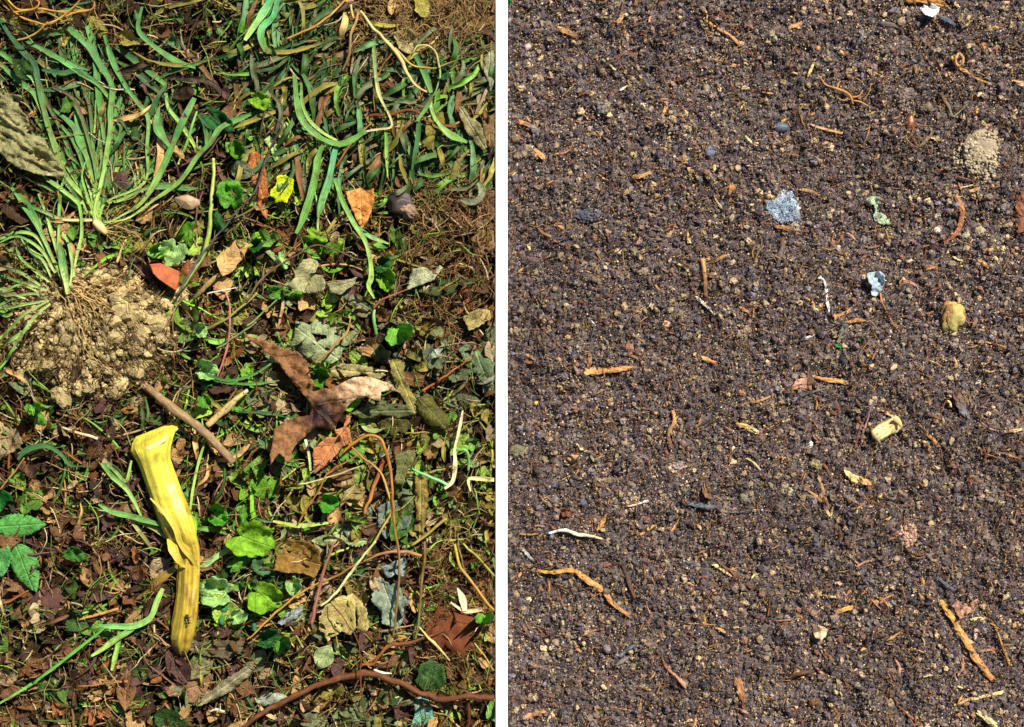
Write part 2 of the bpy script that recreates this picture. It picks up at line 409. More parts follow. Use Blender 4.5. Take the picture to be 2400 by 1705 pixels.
# ------------------------------------------------------------------ labels for repeats
LAND_L = []; LAND_R = []
def rel(px, py):
    land = LAND_L if px < 1175 else LAND_R
    b = min(land, key=lambda q: math.hypot(px-q[0], py-q[1])); dx, dy = px-b[0], py-b[1]; D = math.hypot(dx, dy)
    a = math.degrees(math.atan2(-dy, dx)) % 360; i = int((a+22.5)//45) % 8
    w_ = ['right of', 'above and right of', 'above', 'above and left of', 'left of', 'below and left of', 'below', 'below and right of'][i]
    return ('just ' if D < 60 else '' if D < 130 else 'well ')+w_+' the '+b[2]
USED = {}
def uniq(*parts):
    # parts: (head words, colour+noun, relation), extras tried in turn until the label is new
    head, noun, where, extras = parts
    where = where.replace('well ', '') if len((head+' '+noun+' '+where).split()) > 16 else where
    c = ' '.join((head+' '+noun+' '+where).split())
    for e in ['']+extras:
        q = ' '.join((e+' '+head+' '+noun+' '+where).split())
        if q not in USED and len(q.split()) <= 16: USED[q] = 1; return q
    while len(c.split()) > 16: c = c.replace(head+' ', '', 1) if head+' ' in c else ' '.join(c.split()[1:])
    return c
# ================================================================== SETTING
def ground_patch(name, x0, x1, y0, y1, step, hf, tintf, mat):
    gx = np.arange(x0, x1+step/2, step); gy = np.arange(y0, y1+step/2, step); X, Y = np.meshgrid(gx, gy)
    z = hf(X, Y); V = np.stack([(X-1200)*S, (852.5-Y)*S, z], -1).reshape(-1, 3)
    nx, ny = len(gx), len(gy); i = (np.arange(ny-1)[:, None]*nx+np.arange(nx-1)[None]).ravel()
    F = np.stack([i, i+nx, i+nx+1, i+1], 1)
    mb = MB().add(V, F, V*1.0, tintf(X.ravel(), Y.ravel()))
    return tag(mb.build(name, mat), kind='structure')
big = MB(); 
Vb = np.array([[-60, -60, -.03], [60, -60, -.03], [60, 60, -.03], [-60, 60, -.03]], float)
big.add(Vb, np.array([[0, 1, 2, 3]]), Vb*1.0, C(70, 58, 48)); tag(big.build('ground', M_clod), kind='structure')
def tl(x, y):
    a = fbm(x/14, y/14, 3)[:, None]; return C(24, 18, 10)*(1-a)+C(70, 54, 30)*a
ground_patch('litter_bed', -200, 1166, -200, 1900, 6, lambda x, y: HL(x, y)-0.24*0+0.004*(fbm(x/9, y/9, 77)-0.5)-0.020*np.sqrt(mound(x, y)+1e-9), tl, M_clod)
def tr(x, y):
    a = fbm(x/7, y/7, 8)[:, None]; b = fbm(x/60, y/60, 9)[:, None]
    return (C(40, 32, 38)*(1-a)+C(118, 102, 96)*a)*(0.7+0.7*b)
ground_patch('compost_bed', 1184, 2600, -200, 1900, 3, lambda x, y: HR(x, y)+0.0035*(fbm(x/8, y/8, 91)-0.5), tr, M_crumb)
# added white divider board standing in for the blank gap between two scenes
def board():
    x0, x1, z0, z1 = 1161.5, 1189.5, -0.03, 0.012; b = 2.2
    prof = [(x0, z0), (x0, z1-b*S), (x0+b, z1), (x1-b, z1), (x1, z1-b*S), (x1, z0)]
    ys = np.linspace(-260, 1960, 60); V = []
    for y in ys:
        for (x, z) in prof: V.append(((x-1200)*S+0.00008*math.sin(y*0.013), (852.5-y)*S, z))
    V = np.array(V); K = 6; i = (np.arange(len(ys)-1)[:, None]*K+np.arange(K-1)[None]).ravel()
    F = np.stack([i, i+1, i+K+1, i+K], 1)
    mb = MB().add(V, F, V*1.0, (0.93, 0.93, 0.93)); e = len(V)-K
    mb.f.append(np.array([[5, 4, 3, 2, 1, 0], [e, e+1, e+2, e+3, e+4, e+5]]))
    tag(mb.build('added_divider_board', M_board, smooth=False), 'added white divider board between the plant waste and the dark compost', 'board')
board()
# ------------------------------------------------------------------ palette (true surface colours)
G1 = C(172, 204, 98); G2 = C(106, 156, 70); G3 = C(60, 106, 52); GY = C(176, 206, 92); GO = C(96, 104, 52)
OL = C(122, 112, 52); OB = C(100, 84, 42); GB = C(84, 104, 88); TN = C(196, 160, 96); CR = C(240, 214, 150); BR = C(110, 70, 42)
RB = C(140, 70, 34); DB = C(66, 42, 30); GG = C(150, 158, 118); BG = C(140, 162, 156); OR = C(206, 132, 62); VG = C(66, 176, 48)
LG = C(150, 200, 84); PK = C(190, 110, 100); WH = C(240, 235, 220); SG = C(118, 122, 88)
def thing(name, label, cat, px, py, z=0.0, group=None): return tag(empty(name, px, py, z), label, cat, group)
def rel_register(lst, px, py, nm): lst.append((px, py, nm))
for q in [(235, 540, 'bunch of green shoots'), (215, 775, 'clump of tan soil'), (385, 648, 'orange brick chip'), (440, 990, 'thick brown stick'),
          (400, 1200, 'yellow stalk'), (425, 1470, 'rotting tip of the yellow stalk'), (750, 930, 'brown oak leaf'), (740, 800, 'grey leaf with holes'),
          (715, 650, 'grey wilted leaf'), (845, 485, 'orange dry leaf'), (943, 483, 'dark nut'), (660, 440, 'lime yellow leaf'),
          (405, 590, 'crinkled green ivy leaf'), (590, 1262, 'big scalloped green leaf'), (700, 1310, 'olive brown curled leaf'), (800, 1445, 'tan jagged leaf'),
          (910, 1410, 'blue grey limp leaf'), (50, 1230, 'toothed green leaf'), (1010, 960, 'folded olive leaf'), (1055, 1480, 'rusty fibrous lump'),
          (860, 1600, 'rust brown vine'), (1000, 70, 'mat of brown rootlets'), (1110, 300, 'jagged grey leaf by the board'), (60, 300, 'crumpled grey green leaf'),
          (120, 1430, 'brown bark slab'), (1080, 500, 'big brown leaf by the board'), (1060, 1080, 'cream bent stem'), (500, 1600, 'grey lance leaf'), (560, 60, 'top edge green leaf')]:
    LAND_L.append(q)
for q in [(2178, 25, 'white paper scrap'), (1693, 78, 'long tan twig at the top'), (2005, 100, 'slate stick'), (1831, 299, 'glossy blue pebble'), (1937, 303, 'pink tan twig'),
          (2134, 290, 'amber husk'), (2300, 360, 'big tan soil clod'), (1836, 486, 'blue grey fluff'), (2055, 495, 'pale green scrap'), (2245, 515, 'reddish bark strip'),
          (1650, 650, 'tan stick by the cream splinter'), (2055, 665, 'silvery foil wad'), (2235, 743, 'yellow lump'), (1940, 695, 'white and green blade'), (2085, 737, 'rusty curved root'),
          (1430, 868, 'tan bark slat'), (1573, 1005, 'wavy tan strip'), (2077, 1005, 'cream wood block'), (2030, 985, 'pair of dark pine needles'), (1885, 899, 'pinkish wood chip'),
          (2010, 1122, 'cream wood nub'), (1930, 1150, 'forked tan straw'), (1645, 1184, 'blue grey strip'), (1345, 1250, 'white forked rootlet'), (1410, 1227, 'yellow chip'),
          (1360, 1370, 'long golden straw'), (1690, 1335, 'cream splinter below the blue strip'), (1921, 1483, 'cream peel'), (2265, 1500, 'long orange straw'), (2295, 1637, 'pale straw near the corner'),
          (1737, 1625, 'rusty bark wedge'), (1252, 1676, 'salmon chip'), (1580, 1575, 'reddish broken root'), (1562, 759, 'pink pebble'), (1378, 505, 'bluish soil clod'),
          (2250, 950, 'weathered bark chunk'), (1456, 205, 'curled white sliver'), (1265, 362, 'rusty orange chip'), (1238, 111, 'pinkish pebble')]:
    LAND_R.append(q)
# ================================================================== LEFT: the uprooted grass plants
def blade_part(root, pts, wd, c0, c1=None, lift=(0.010, 0.016), **k):
    wd = [q*.78 for q in wd]
    V, F, uv, t = strip(pts, wd, lift=list(lift), **k); c1 = (c0 if c1 is None else c1)*np.array([.66, .80, .92])
    s = np.clip((t-0.10)*1.7, 0, 1)[:, None]; col = c0[None]*(1-s)+c1[None]*s
    nz = vn(t*9, t*0+wd[0] if isinstance(wd, (list, tuple)) else t*0+wd, k.get('seed', 0))[:, None]
    return MB().add(V, F, uv, col*(0.85+0.3*nz)).build('blade', M_blade, root)
PL = C(190, 214, 120)   # pale sheath near the crown
tuft = thing('grass_tuft', 'uprooted tuft of long green blades fanning up from bare tan roots, upper left', 'grass tuft', 235, 540)
TB = [([(235, 530), (222, 490), (155, 412), (126, 337), (105, 263), (89, 189), (79, 147), (58, 126), (26, 87), (-5, 39)], [7, 11, 13, 14, 15, 16, 17, 18, 15, 8], G1, G3, 5),
 ([(105, 263), (84, 195), (53, 163), (-5, 118)], [9, 13, 14, 13], G1, G2, 4), ([(155, 412), (126, 329), (105, 276), (84, 224), (53, 197), (-8, 142)], [7, 12, 14, 15, 18, 12], G1, G2, 3),
 ([(236, 525), (222, 500), (239, 421), (250, 355), (259, 302), (259, 263), (262, 200), (231, 147), (210, 110), (158, 63)], [6, 9, 11, 12, 15, 17, 18, 19, 25, 16], G1, G2, 7),
 ([(245, 340), (237, 263), (229, 200), (221, 121), (205, 60)], [6, 18, 20, 19, 14], G2, G2, 4), ([(158, 200), (147, 124), (142, 66)], [14, 22, 15], OL, G3, 3),
 ([(205, 250), (197, 184), (184, 147), (171, 87), (168, 60)], [18, 30, 27, 24, 12], G2, G2, 2), ([(258, 233), (231, 200), (171, 158), (118, 126), (64, 98)], [9, 14, 16, 16, 8], G2, G2, 6),
 ([(140, 180), (125, 160), (100, 145), (76, 133)], [22, 30, 26, 12], G3, OL, 2), ([(254, 207), (184, 168), (147, 172), (98, 164)], [7, 12, 17, 7], G3, G3, 6),
 ([(232, 500), (255, 470), (339, 427), (345, 342), (347, 276), (323, 242), (297, 205), (273, 163), (258, 124), (245, 82)], [5, 5, 8, 8, 11, 12, 13, 15, 17, 10], G1, G2, 6),
 ([(390, 200), (355, 171), (302, 131), (263, 103)], [11, 20, 21, 9], G2, G3, 4), ([(238, 520), (215, 500), (226, 426), (216, 395), (200, 337), (184, 276), (181, 214)], [6, 9, 12, 15, 22, 24, 11], G1, G2, 3),
 ([(226, 420), (218, 368), (195, 284), (171, 231), (122, 202)], [6, 10, 12, 11, 4], G2, C(120, 86, 60), 7), ([(220, 400), (218, 329), (210, 250), (189, 190)], [8, 11, 12, 6], G2, GO, 5),
 ([(236, 520), (220, 440), (203, 368), (184, 332), (171, 295), (124, 256)], [6, 12, 13, 17, 15, 7], G1, G2, 4), ([(221, 312), (224, 275), (225, 235)], [5, 6, 4], GY, LG, 8),
 ([(225, 500), (203, 416), (179, 342), (143, 293)], [6, 12, 13, 8], G1, G2, 3), ([(458, 160), (405, 139), (347, 97), (324, 66), (333, 16)], [5, 18, 13, 13, 7], G2, G2, 8),
 ([(240, 530), (284, 506), (329, 478), (365, 426), (400, 353), (421, 303), (440, 262), (456, 230)], [4, 6, 12, 18, 19, 17, 22, 12], G1, G2, 7),
 ([(245, 520), (300, 512), (360, 470), (421, 426), (463, 368), (495, 334), (516, 303), (547, 284), (602, 262)], [4, 6, 8, 12, 12, 12, 18, 20, 7], G1, G2, 9),
 ([(402, 350), (368, 295), (373, 253)], [8, 27, 6], G2, G2, 9), ([(484, 347), (487, 303), (466, 268)], [7, 24, 9], G2, G3, 8),
 ([(468, 370), (452, 334), (421, 287), (395, 253), (389, 219)], [8, 12, 12, 11, 9], GY, G1, 5), ([(347, 276), (362, 250), (372, 225), (390, 200)], [12, 20, 15, 10], G3, G3, 6),
 ([(418, 386), (440, 330), (452, 290), (462, 262)], [6, 8, 8, 5], GY, LG, 6), ([(231, 520), (245, 480), (282, 470), (340, 443), (395, 436), (440, 442), (465, 442)], [5, 8, 8, 8, 20, 18, 5], GY, G2, 5),
 ([(205, 500), (192, 470), (187, 478), (130, 433), (108, 420), (98, 405)], [5, 8, 9, 12, 12, 7], GY, G1, 6), ([(222, 515), (212, 480), (198, 440), (192, 410), (200, 380)], [5, 7, 7, 6, 4], GY, LG, 8),
 ([(270, 340), (285, 300), (276, 285), (284, 283), (306, 318)], [5, 9, 13, 9, 5], G2, G3, 5), ([(292, 430), (291, 380), (292, 325)], [4, 5, 4], G2, G2, 4),
 ([(245, 520), (300, 540), (330, 560), (352, 615)], [4, 4, 3, 3], TN, TN, 6), ([(232, 515), (150, 515), (100, 495), (60, 480), (18, 470)], [6, 10, 11, 12, 7], CR, G2, 6)]
for i, (p, wd, c0, c1, h) in enumerate(TB):
    lo = 0.006+h*0.0016
    blade_part(tuft, p, wd, c0*0.95, c1, (lo, lo+0.001, lo+0.003, lo), fold=0.35 if i % 3 else 0.15, twist=0.05 if i % 4 else 0.14, seed=i+3)
for i in range(62):
    th = R(U(-52, 46)); L_ = U(150, 470); x0, y0 = 236+U(-10, 10), 520; b = U(-.3, .3)
    pp = [(x0+math.sin(th+b*t)*L_*t+U(-4, 4), y0-math.cos(th+b*t)*L_*t) for t in (0, .25, .5, .75, 1)]
    w0 = U(6, 15); cc = rnd.choice([G1, G2, G2, GY, LG, C(110, 150, 100)])
    blade_part(tuft, pp, [w0*.5, w0*.7, w0, w0, 3], cc*U(.7, 1), rnd.choice([G2, G3, G2, GO])*U(.7, 1.1), (.007, .007+U(0, .006), U(.006, .014), U(.004, .012)), fold=U(.2, .6), twist=U(.05, .3), wig=1, seed=i+900)
for i in range(26):   # bare roots of the tuft
    a = R(U(-60, 40)); L_ = U(40, 190); x0, y0 = 240+U(-8, 8), 536+U(-6, 6)
    p = [(x0, y0), (x0+L_*.4*math.cos(a)+U(-9, 9), y0-L_*.4*math.sin(a)*-1+U(-9, 9)), (x0+L_*.8*math.cos(a+U(-.5, .5)), y0+L_*.8*math.sin(a+U(-.4, .4))), (x0+L_*math.cos(a+U(-.6, .6)), y0+L_*math.sin(a+U(-.6, .6)))]
    add_tube(MB(), TN*U(.6, 1), p, [U(1.2, 2.4), .7, .4], lift=U(.009, .015), sides=5, wig=2.5, seed=i, tip=OB).build('bare_root', M_root, tuft)
add_tube(MB(), CR, [(222, 520), (235, 533), (250, 548)], [8, 11, 6], lift=.015, sides=10, seed=3, tip=TN).build('crown', M_stem, tuft)

clump = thing('grass_plant', 'uprooted green grass plant lying on its side with a big ball of crumbly tan soil', 'grass plant', 215, 760)
# soil ball
gx, gy = np.meshgrid(np.arange(-20, 460, 3.2), np.arange(560, 960, 3.2)); m_ = mound(gx, gy)
zz = HL(gx, gy)+0.016*(fbm(gx/26, gy/26, 12)-0.47)+0.010*(fbm(gx/8, gy/8, 14)-0.45)-0.010*(m_ < 0.04)-0.003
Vg = W3(gx, gy, zz).reshape(-1, 3); nx = gx.shape[1]; ii = (np.arange(gx.shape[0]-1)[:, None]*nx+np.arange(nx-1)[None]).ravel()
Fg = np.stack([ii, ii+nx, ii+nx+1, ii+1], 1); mm = m_.ravel(); Fg = Fg[mm[Fg].min(1) > 0.02]
tint_s = (C(52, 38, 24)[None]*(1-fbm(gx/9, gy/9, 3).reshape(-1, 1))+C(150, 122, 78)[None]*fbm(gx/9, gy/9, 3).reshape(-1, 1))
MB().add(Vg, Fg, Vg*1.0, tint_s).build('soil_ball', M_clod, clump)
ST = C(206, 182, 126)
cl = [(430, 695, 30), (285, 720, 22), (368, 760, 24), (335, 715, 15), (345, 745, 14), (330, 790, 18), (145, 925, 27), (50, 880, 21), (212, 905, 24), (225, 655, 14), (135, 800, 15), (186, 800, 12), (235, 690, 10), (150, 770, 17), (320, 655, 10), (345, 830, 12), (110, 860, 20), (30, 905, 12), (395, 715, 12), (400, 745, 14)]
for i in range(75):
    a = U(0, 6.28); q = U(0.1, 0.97)**.7; x, y = MC[0]+math.cos(a)*195*q, MC[1]+math.sin(a)*145*q
    if y < 690 and rnd.random() < .7: continue
    cl.append((x, y, U(8, 20)))
cl = cl[:68]
for i in range(30):
    a = R(U(-50, 130)); q = U(.45, 1.0); cl.append((MC[0]+math.cos(a)*215*q, MC[1]+math.sin(a)*150*q, U(9, 19)))
for i, (x, y, r_) in enumerate(cl[:98]):
    lump(MB(), x, y, r_, r_*U(.6, 1), r_*U(.6, .9), U(0, 180), ST*U(.5, 1.05), 4 if r_ > 13 else 3, .38, i, U(.5, 1.0) if x > 250 or y > 820 else .35, freq=3, facet=.22).build('clod', M_clod, clump, smooth=False)
cr = MB()
for i in range(2300):
    a = U(0, 6.28); q = math.sqrt(U(0, 1.06))*(1+max(0, rnd.gauss(0, .16))); x, y = MC[0]+math.cos(a)*205*q, MC[1]+math.sin(a)*155*q
    r_ = U(1.6, 5.5) if rnd.random() < .8 else U(5, 9)
    lump(cr, x, y, r_, r_*U(.7, 1), r_*.8, U(0, 180), ST*U(.3, 1.1), 2, .3, i, .3)
tag(cr.build('crumbs', M_clod, clump, smooth=False), kind='stuff')
ro = MB()
for i in range(620):
    a = U(0, 6.28); q = math.sqrt(U(0, 1.25)); x, y = MC[0]+math.cos(a)*205*q, MC[1]-12+math.sin(a)*165*q
    d0 = math.atan2(y-660, x-175)+U(-.7, .7); L_ = U(30, 120)
    p = [(x, y), (x+L_*.5*math.cos(d0)+U(-14, 14), y+L_*.5*math.sin(d0)+U(-14, 14)), (x+L_*math.cos(d0+U(-.5, .5)), y+L_*math.sin(d0+U(-.5, .5)))]
    add_tube(ro, (TN if rnd.random() < .4 else OB)*U(.4, 1.0), p, [U(.6, 1.4), .4], lift=[U(-.002, .006), U(.002, .010), U(-.003, .006)], sides=3, wig=6, seed=i, caps=False, n=12)
tag(ro.build('root_hairs', M_root, clump), kind='stuff')
for i in range(26):
    a = R(U(-20, 75)); L_ = U(90, 230); x0, y0 = 165+U(-25, 25), 675+U(-15, 15)
    p = [(x0, y0), (x0+L_*.35*math.cos(a), y0+L_*.35*math.sin(a)), (x0+L_*.7*math.cos(a+U(-.15, .15)), y0+L_*.7*math.sin(a+U(-.15, .15))), (x0+L_*math.cos(a+U(-.25, .25)), y0+L_*math.sin(a+U(-.25, .25)))]
    add_tube(MB(), TN*U(.75, 1.05), p, [U(1, 2), 1, .5], lift=[.012, U(.001, .010), U(.003, .012), U(-.002, .006)], sides=5, wig=7, seed=i+40).build('bare_root', M_root, clump)
CB = [([(158, 665), (137, 600), (125, 560), (108, 500), (90, 455)], [8, 9, 10, 9, 5], G1), ([(158, 660), (137, 600), (138, 540), (140, 480), (148, 420)], [6, 8, 8, 9, 6], LG),
      ([(172, 650), (180, 600), (192, 545), (186, 480), (170, 462), (132, 432)], [6, 8, 10, 9, 9, 6], LG), ([(145, 655), (110, 575), (80, 510), (55, 475), (27, 440)], [6, 10, 14, 26, 8], G2),
      ([(160, 690), (152, 640), (145, 600), (140, 570)], [10, 20, 24, 10], G2), ([(165, 670), (170, 620), (160, 570), (146, 545)], [6, 9, 9, 5], G1),
      ([(130, 640), (100, 590), (60, 560), (30, 555), (-5, 572)], [6, 9, 9, 8, 4], LG), ([(125, 625), (90, 560), (50, 545), (0, 560)], [6, 9, 10, 8], G1), ([(115, 660), (70, 625), (45, 600), (38, 580)], [6, 8, 8, 4], LG),
      ([(110, 680), (65, 665), (30, 655), (-5, 640)], [6, 10, 10, 8], G2), ([(105, 690), (60, 690), (20, 705), (-8, 722)], [6, 8, 9, 7], G1), ([(105, 705), (55, 715), (20, 722), (-8, 720)], [6, 8, 8, 6], G1),
      ([(118, 712), (85, 740), (45, 795), (12, 850), (-6, 868)], [6, 10, 9, 8, 5], LG), ([(115, 705), (60, 735), (25, 770), (-8, 800)], [5, 7, 8, 6], GY), ([(50, 780), (30, 795), (0, 808)], [8, 12, 8], G1),
      ([(110, 640), (80, 600), (66, 585), (50, 560)], [5, 8, 8, 4], G1), ([(95, 670), (50, 640), (20, 630), (-5, 612)], [6, 10, 9, 5], G3), ([(100, 690), (50, 668), (15, 680), (-5, 675)], [5, 7, 7, 5], GY),
      ([(30, 735), (15, 740), (-5, 730)], [8, 14, 10], G2), ([(120, 650), (100, 610), (72, 590), (62, 560)], [5, 8, 7, 4], G2), ([(60, 700), (30, 690), (-8, 690)], [6, 9, 7], G3), ([(150, 640), (118, 600), (100, 560), (95, 520), (88, 500)], [6, 8, 8, 7, 4], GY)]
for i, (p, wd, c_) in enumerate(CB):
    lo = .014+.001*(i % 7)
    blade_part(clump, p, wd, PL*0.9, c_, (lo, lo+.003, lo-.002), fold=.4, twist=.07, seed=i+60)

# ================================================================== LEFT: the yellow stalk
stalk = thing('leaf_stalk', 'thick bright yellow fleshy stalk with flared clasping top and browned split tip', 'stalk', 400, 1260)
sec = [(318, 1024, 412, 988, 8), (309, 1040, 417, 996, 16), (307, 1057, 413, 1006, 30), (314, 1068, 408, 1020, 36), (322, 1080, 400, 1050, 36), (330, 1098, 400, 1076, 34), (338, 1122, 409, 1102, 33), (348, 1150, 421, 1135, 33), (358, 1180, 433, 1165, 34),
       (369, 1213, 447, 1198, 35), (380, 1240, 456, 1228, 34), (393, 1262, 463, 1255, 32), (410, 1285, 469, 1280, 27), (418, 1310, 470, 1308, 24), (416, 1345, 469, 1345, 23), (414, 1385, 467, 1385, 24), (409, 1430, 464, 1432, 26), (403, 1465, 459, 1470, 26), (400, 1495, 453, 1500, 24), (403, 1515, 447, 1522, 18), (414, 1532, 436, 1536, 9), (423, 1539, 427, 1540, 2)]
A = np.array(sec, float); n_ = 110; tt = np.linspace(0, 1, n_); A2, _ = crom(A[:, :2], n_); 
def rs(col): return np.interp(np.linspace(0, len(A)-1, n_), np.arange(len(A)), col)
Q = np.stack([rs(A[:, j]) for j in range(5)], 1); K = 56; V = []; T_ = []; UVs = []
for i in range(n_):
    lx, ly, rx_, ry_, h = Q[i]; t = i/n_
    for k in range(K):
        a = 2*math.pi*k/K; cx, sx_ = math.cos(a), math.sin(a)
        rib = 1+0.03*math.sin(a*11+t*4)+0.02*math.sin(a*23-t*3)+0.03*(float(vn(a*2.5, t*7, 5))-.5)
        if t > .5: rib += 0.24*(float(vn(a*1.6, t*9, 8))-.5)
        x = (lx+rx_)/2-cx*(rx_-lx)/2*rib; y = (ly+ry_)/2-cx*(ry_-ly)/2*rib
        z = float(HL(x, y))+0.010+(h*S*(1+sx_*rib))*(0.9 if sx_ > 0 else 1)
        if t > .56: z += 0.003*math.exp(-((cx-.25)/.18)**2)*(sx_ > 0)-.003*math.exp(-((cx+.15)/.15)**2)*(sx_ > 0)
        V.append(W3(x, y, z)); UVs.append((t*0.24*3, abs(a-math.pi)*.8, 0))
        bz = float(fbm(t*14+2, a*1.1, 21)); br2 = float(fbm(t*5, a*.7+5, 23)); c_ = C(240, 226, 78)*(1.05-.25*br2); c2 = C(198, 170, 58)*(1.15-.5*br2); c3 = C(112, 92, 34)
        c_ = c_*(1-min(1, max(0, (t-.3)*3)))+c2*min(1, max(0, (t-.3)*3)); e = min(1, max(0, (t-.84)*7)); c_ = c_*(1-e)+c3*e
        m2 = min(1, max(0, (bz-.56)*9))*(.25+.75*min(1, t*1.6)); c_ = c_*(1-m2*.75)+C(120, 78, 28)*m2*.75
        if cx > .5 and t > .86: c_ = c_*.35+C(70, 30, 8)*.5
        T_.append(c_)
V = np.array(V).reshape(-1, 3); i = (np.arange(n_-1)[:, None]*K+np.arange(K)[None]).ravel(); j = (np.arange(n_-1)[:, None]*K+(np.arange(K)[None]+1) % K).ravel()
mb = MB().add(V, np.stack([i, i+K, j+K, j], 1), np.array(UVs), np.array(T_)); mb.f.append(np.array([list(range(K))])); mb.build('stalk_body', M_stalk, stalk)
YL = C(250, 240, 150)
mb = MB(); add_tube(mb, YL, [(306, 1058), (340, 1054), (378, 1036), (416, 1004)], [3, 5, 5, 3], lift=[.018, .035, .036, .018], sides=8, flat=.6); mb.build('rim', M_stalk, stalk)
def part_strip(parent, name, mat, pts, wd, c0, c1, lift, **k):
    V, F, uv, t = strip(pts, wd, lift=lift, **k); return MB().add(V, F, uv, c0[None]*(1-t[:, None])+c1[None]*t[:, None]).build(name, mat, parent)
part_strip(stalk, 'torn_husk', M_stalk, [(425, 1298), (418, 1322), (395, 1345), (360, 1372), (320, 1392), (288, 1395)], [16, 14, 20, 28, 28, 10], C(176, 146, 54), C(104, 80, 38), [.024, .014, .010, .008], fold=.7, twist=.25, wig=2, seed=4)
part_strip(stalk, 'peeled_strip', M_stalk, [(352, 1168), (385, 1200), (412, 1240), (424, 1275), (452, 1312), (468, 1345)], [3, 9, 12, 14, 12, 3], C(232, 206, 80), C(214, 186, 66), [.036, .039, .037, .034, .031, .02], fold=.15, seed=6)
part_strip(stalk, 'peeled_strip', M_stalk, [(396, 1262), (412, 1300), (426, 1322), (436, 1330)], [10, 22, 20, 4], C(228, 200, 70), C(210, 180, 60), [.026, .033, .034, .03], fold=.15, seed=7)
ant = thing('ant', 'tiny black ant on the lower part of the yellow stalk', 'insect', 440, 1452)
mb = MB()
for (x, y, r_, rr) in [(438, 1446, 4.2, 6), (441, 1454, 2.6, 3.4), (442, 1461, 2.8, 3)]:
    v, f = lumpv(r_, rr, r_, 0, 2, .05, 1); v = v+W3(x, y, float(HL(x, y))+.0325); mb.add(v, f, v*1.0, C(22, 14, 10))
mb.build('body', M_stone, ant); mb = MB()
for sx_ in (-1, 1):
    for dy in (-4, 1, 5): add_tube(mb, C(30, 16, 8), [(440, 1453+dy*.6), (440+sx_*5, 1453+dy*1.3), (440+sx_*9, 1453+dy*2)], .5, lift=[.0325, .034, .0305], sides=4, n=5)
mb.build('legs', M_stone, ant)
# ================================================================== LEFT: single finds
def twig(name, label, cat, pts, rad, tint, tip=None, lift=.02, mat=None, sides=9, group=None, **k):
    o = add_tube(MB(), tint, pts, rad, lift=lift, sides=sides, tip=tip, **k).build(name, mat or M_stem); return tag(o, label, cat, group)
def band(name, label, cat, pts, wd, c0, c1=None, lift=.02, mat=None, group=None, **k):
    V, F, uv, t = strip(pts, wd, lift=lift, **k); c1 = c0 if c1 is None else c1
    return tag(MB().add(V, F, uv, c0[None]*(1-t[:, None])+c1[None]*t[:, None]).build(name, mat or M_blade), label, cat, group)
def leaf(name, label, poly, tint, mat=None, group=None, cat='leaf', **k):
    return tag(leaf_obj(name, poly, tint, mat, **k), label, cat, group)
st = thing('stick', 'thick smooth brown stick with a broken pale end beside the yellow stalk', 'stick', 440, 990)
mb = add_tube(MB(), C(150, 120, 84), [(336, 903), (365, 925), (395, 950), (432, 977), (478, 1012), (515, 1050), (546, 1084)], [8.5, 9.5, 10.5, 9.5, 9.5, 9, 9], lift=[.012, .022, .030, .030, .028, .024, .022], sides=14, wig=.8, seed=4); mb.build('bark', M_bark, st)
lump(MB(), 547, 1085, 8, 6, 8, 50, CR, 3, .5, 3, 0).build('broken_end', M_wood, st).location.z += .021
br_ = MB(); lump(br_, 384, 648, 40, 26, 14, 0, C(206, 100, 44), 2, 0, 1, 1.2)
pv = np.array([(350, 620), (376, 617), (421, 637), (419, 660), (413, 682), (398, 673), (372, 655), (358, 641)], float)
def prism(poly, z0, z1, tint, top_in=0.93):
    poly = np.array(poly); c = poly.mean(0); P2 = [poly, poly, c+(poly-c)*top_in]; zs = [z0, z1-.0012, z1]; V = np.vstack([W3(p[:, 0], p[:, 1], z+0*p[:, 0]) for p, z in zip(P2, zs)]); n = len(poly)
    a = np.arange(n); b = (a+1) % n; F = np.vstack([np.stack([a+q*n, b+q*n, b+(q+1)*n, a+(q+1)*n], 1) for q in range(2)])
    mb = MB().add(V, F, V*1.0, tint); mb.f.append((a+2*n)[None]); return mb
tag(prism(pv, .012, .034, C(190, 100, 56)).build('brick_chip', M_stone, smooth=False), 'flat orange brick chip against the right edge of the soil clump', 'brick chip')
tag(lump(MB(), 440, 472, 30, 19, 12, 10, C(170, 140, 104), 4, .12, 5, 3.0, facet=.3).build('stone', M_stone), 'squarish tan stone above the crinkled ivy leaf', 'stone')
nut = thing('nut', 'dark brown round nut shell with a rough pale scar', 'nut', 943, 483)
lump(MB(), 940, 480, 34, 30, 22, 20, C(58, 44, 40), 4, .16, 8, 1.5, facet=.15).build('shell', M_stone, nut); lump(MB(), 956, 494, 21, 16, 12, 20, C(150, 122, 98), 4, .5, 9, 3.6, freq=3).build('scar', M_clod, nut)
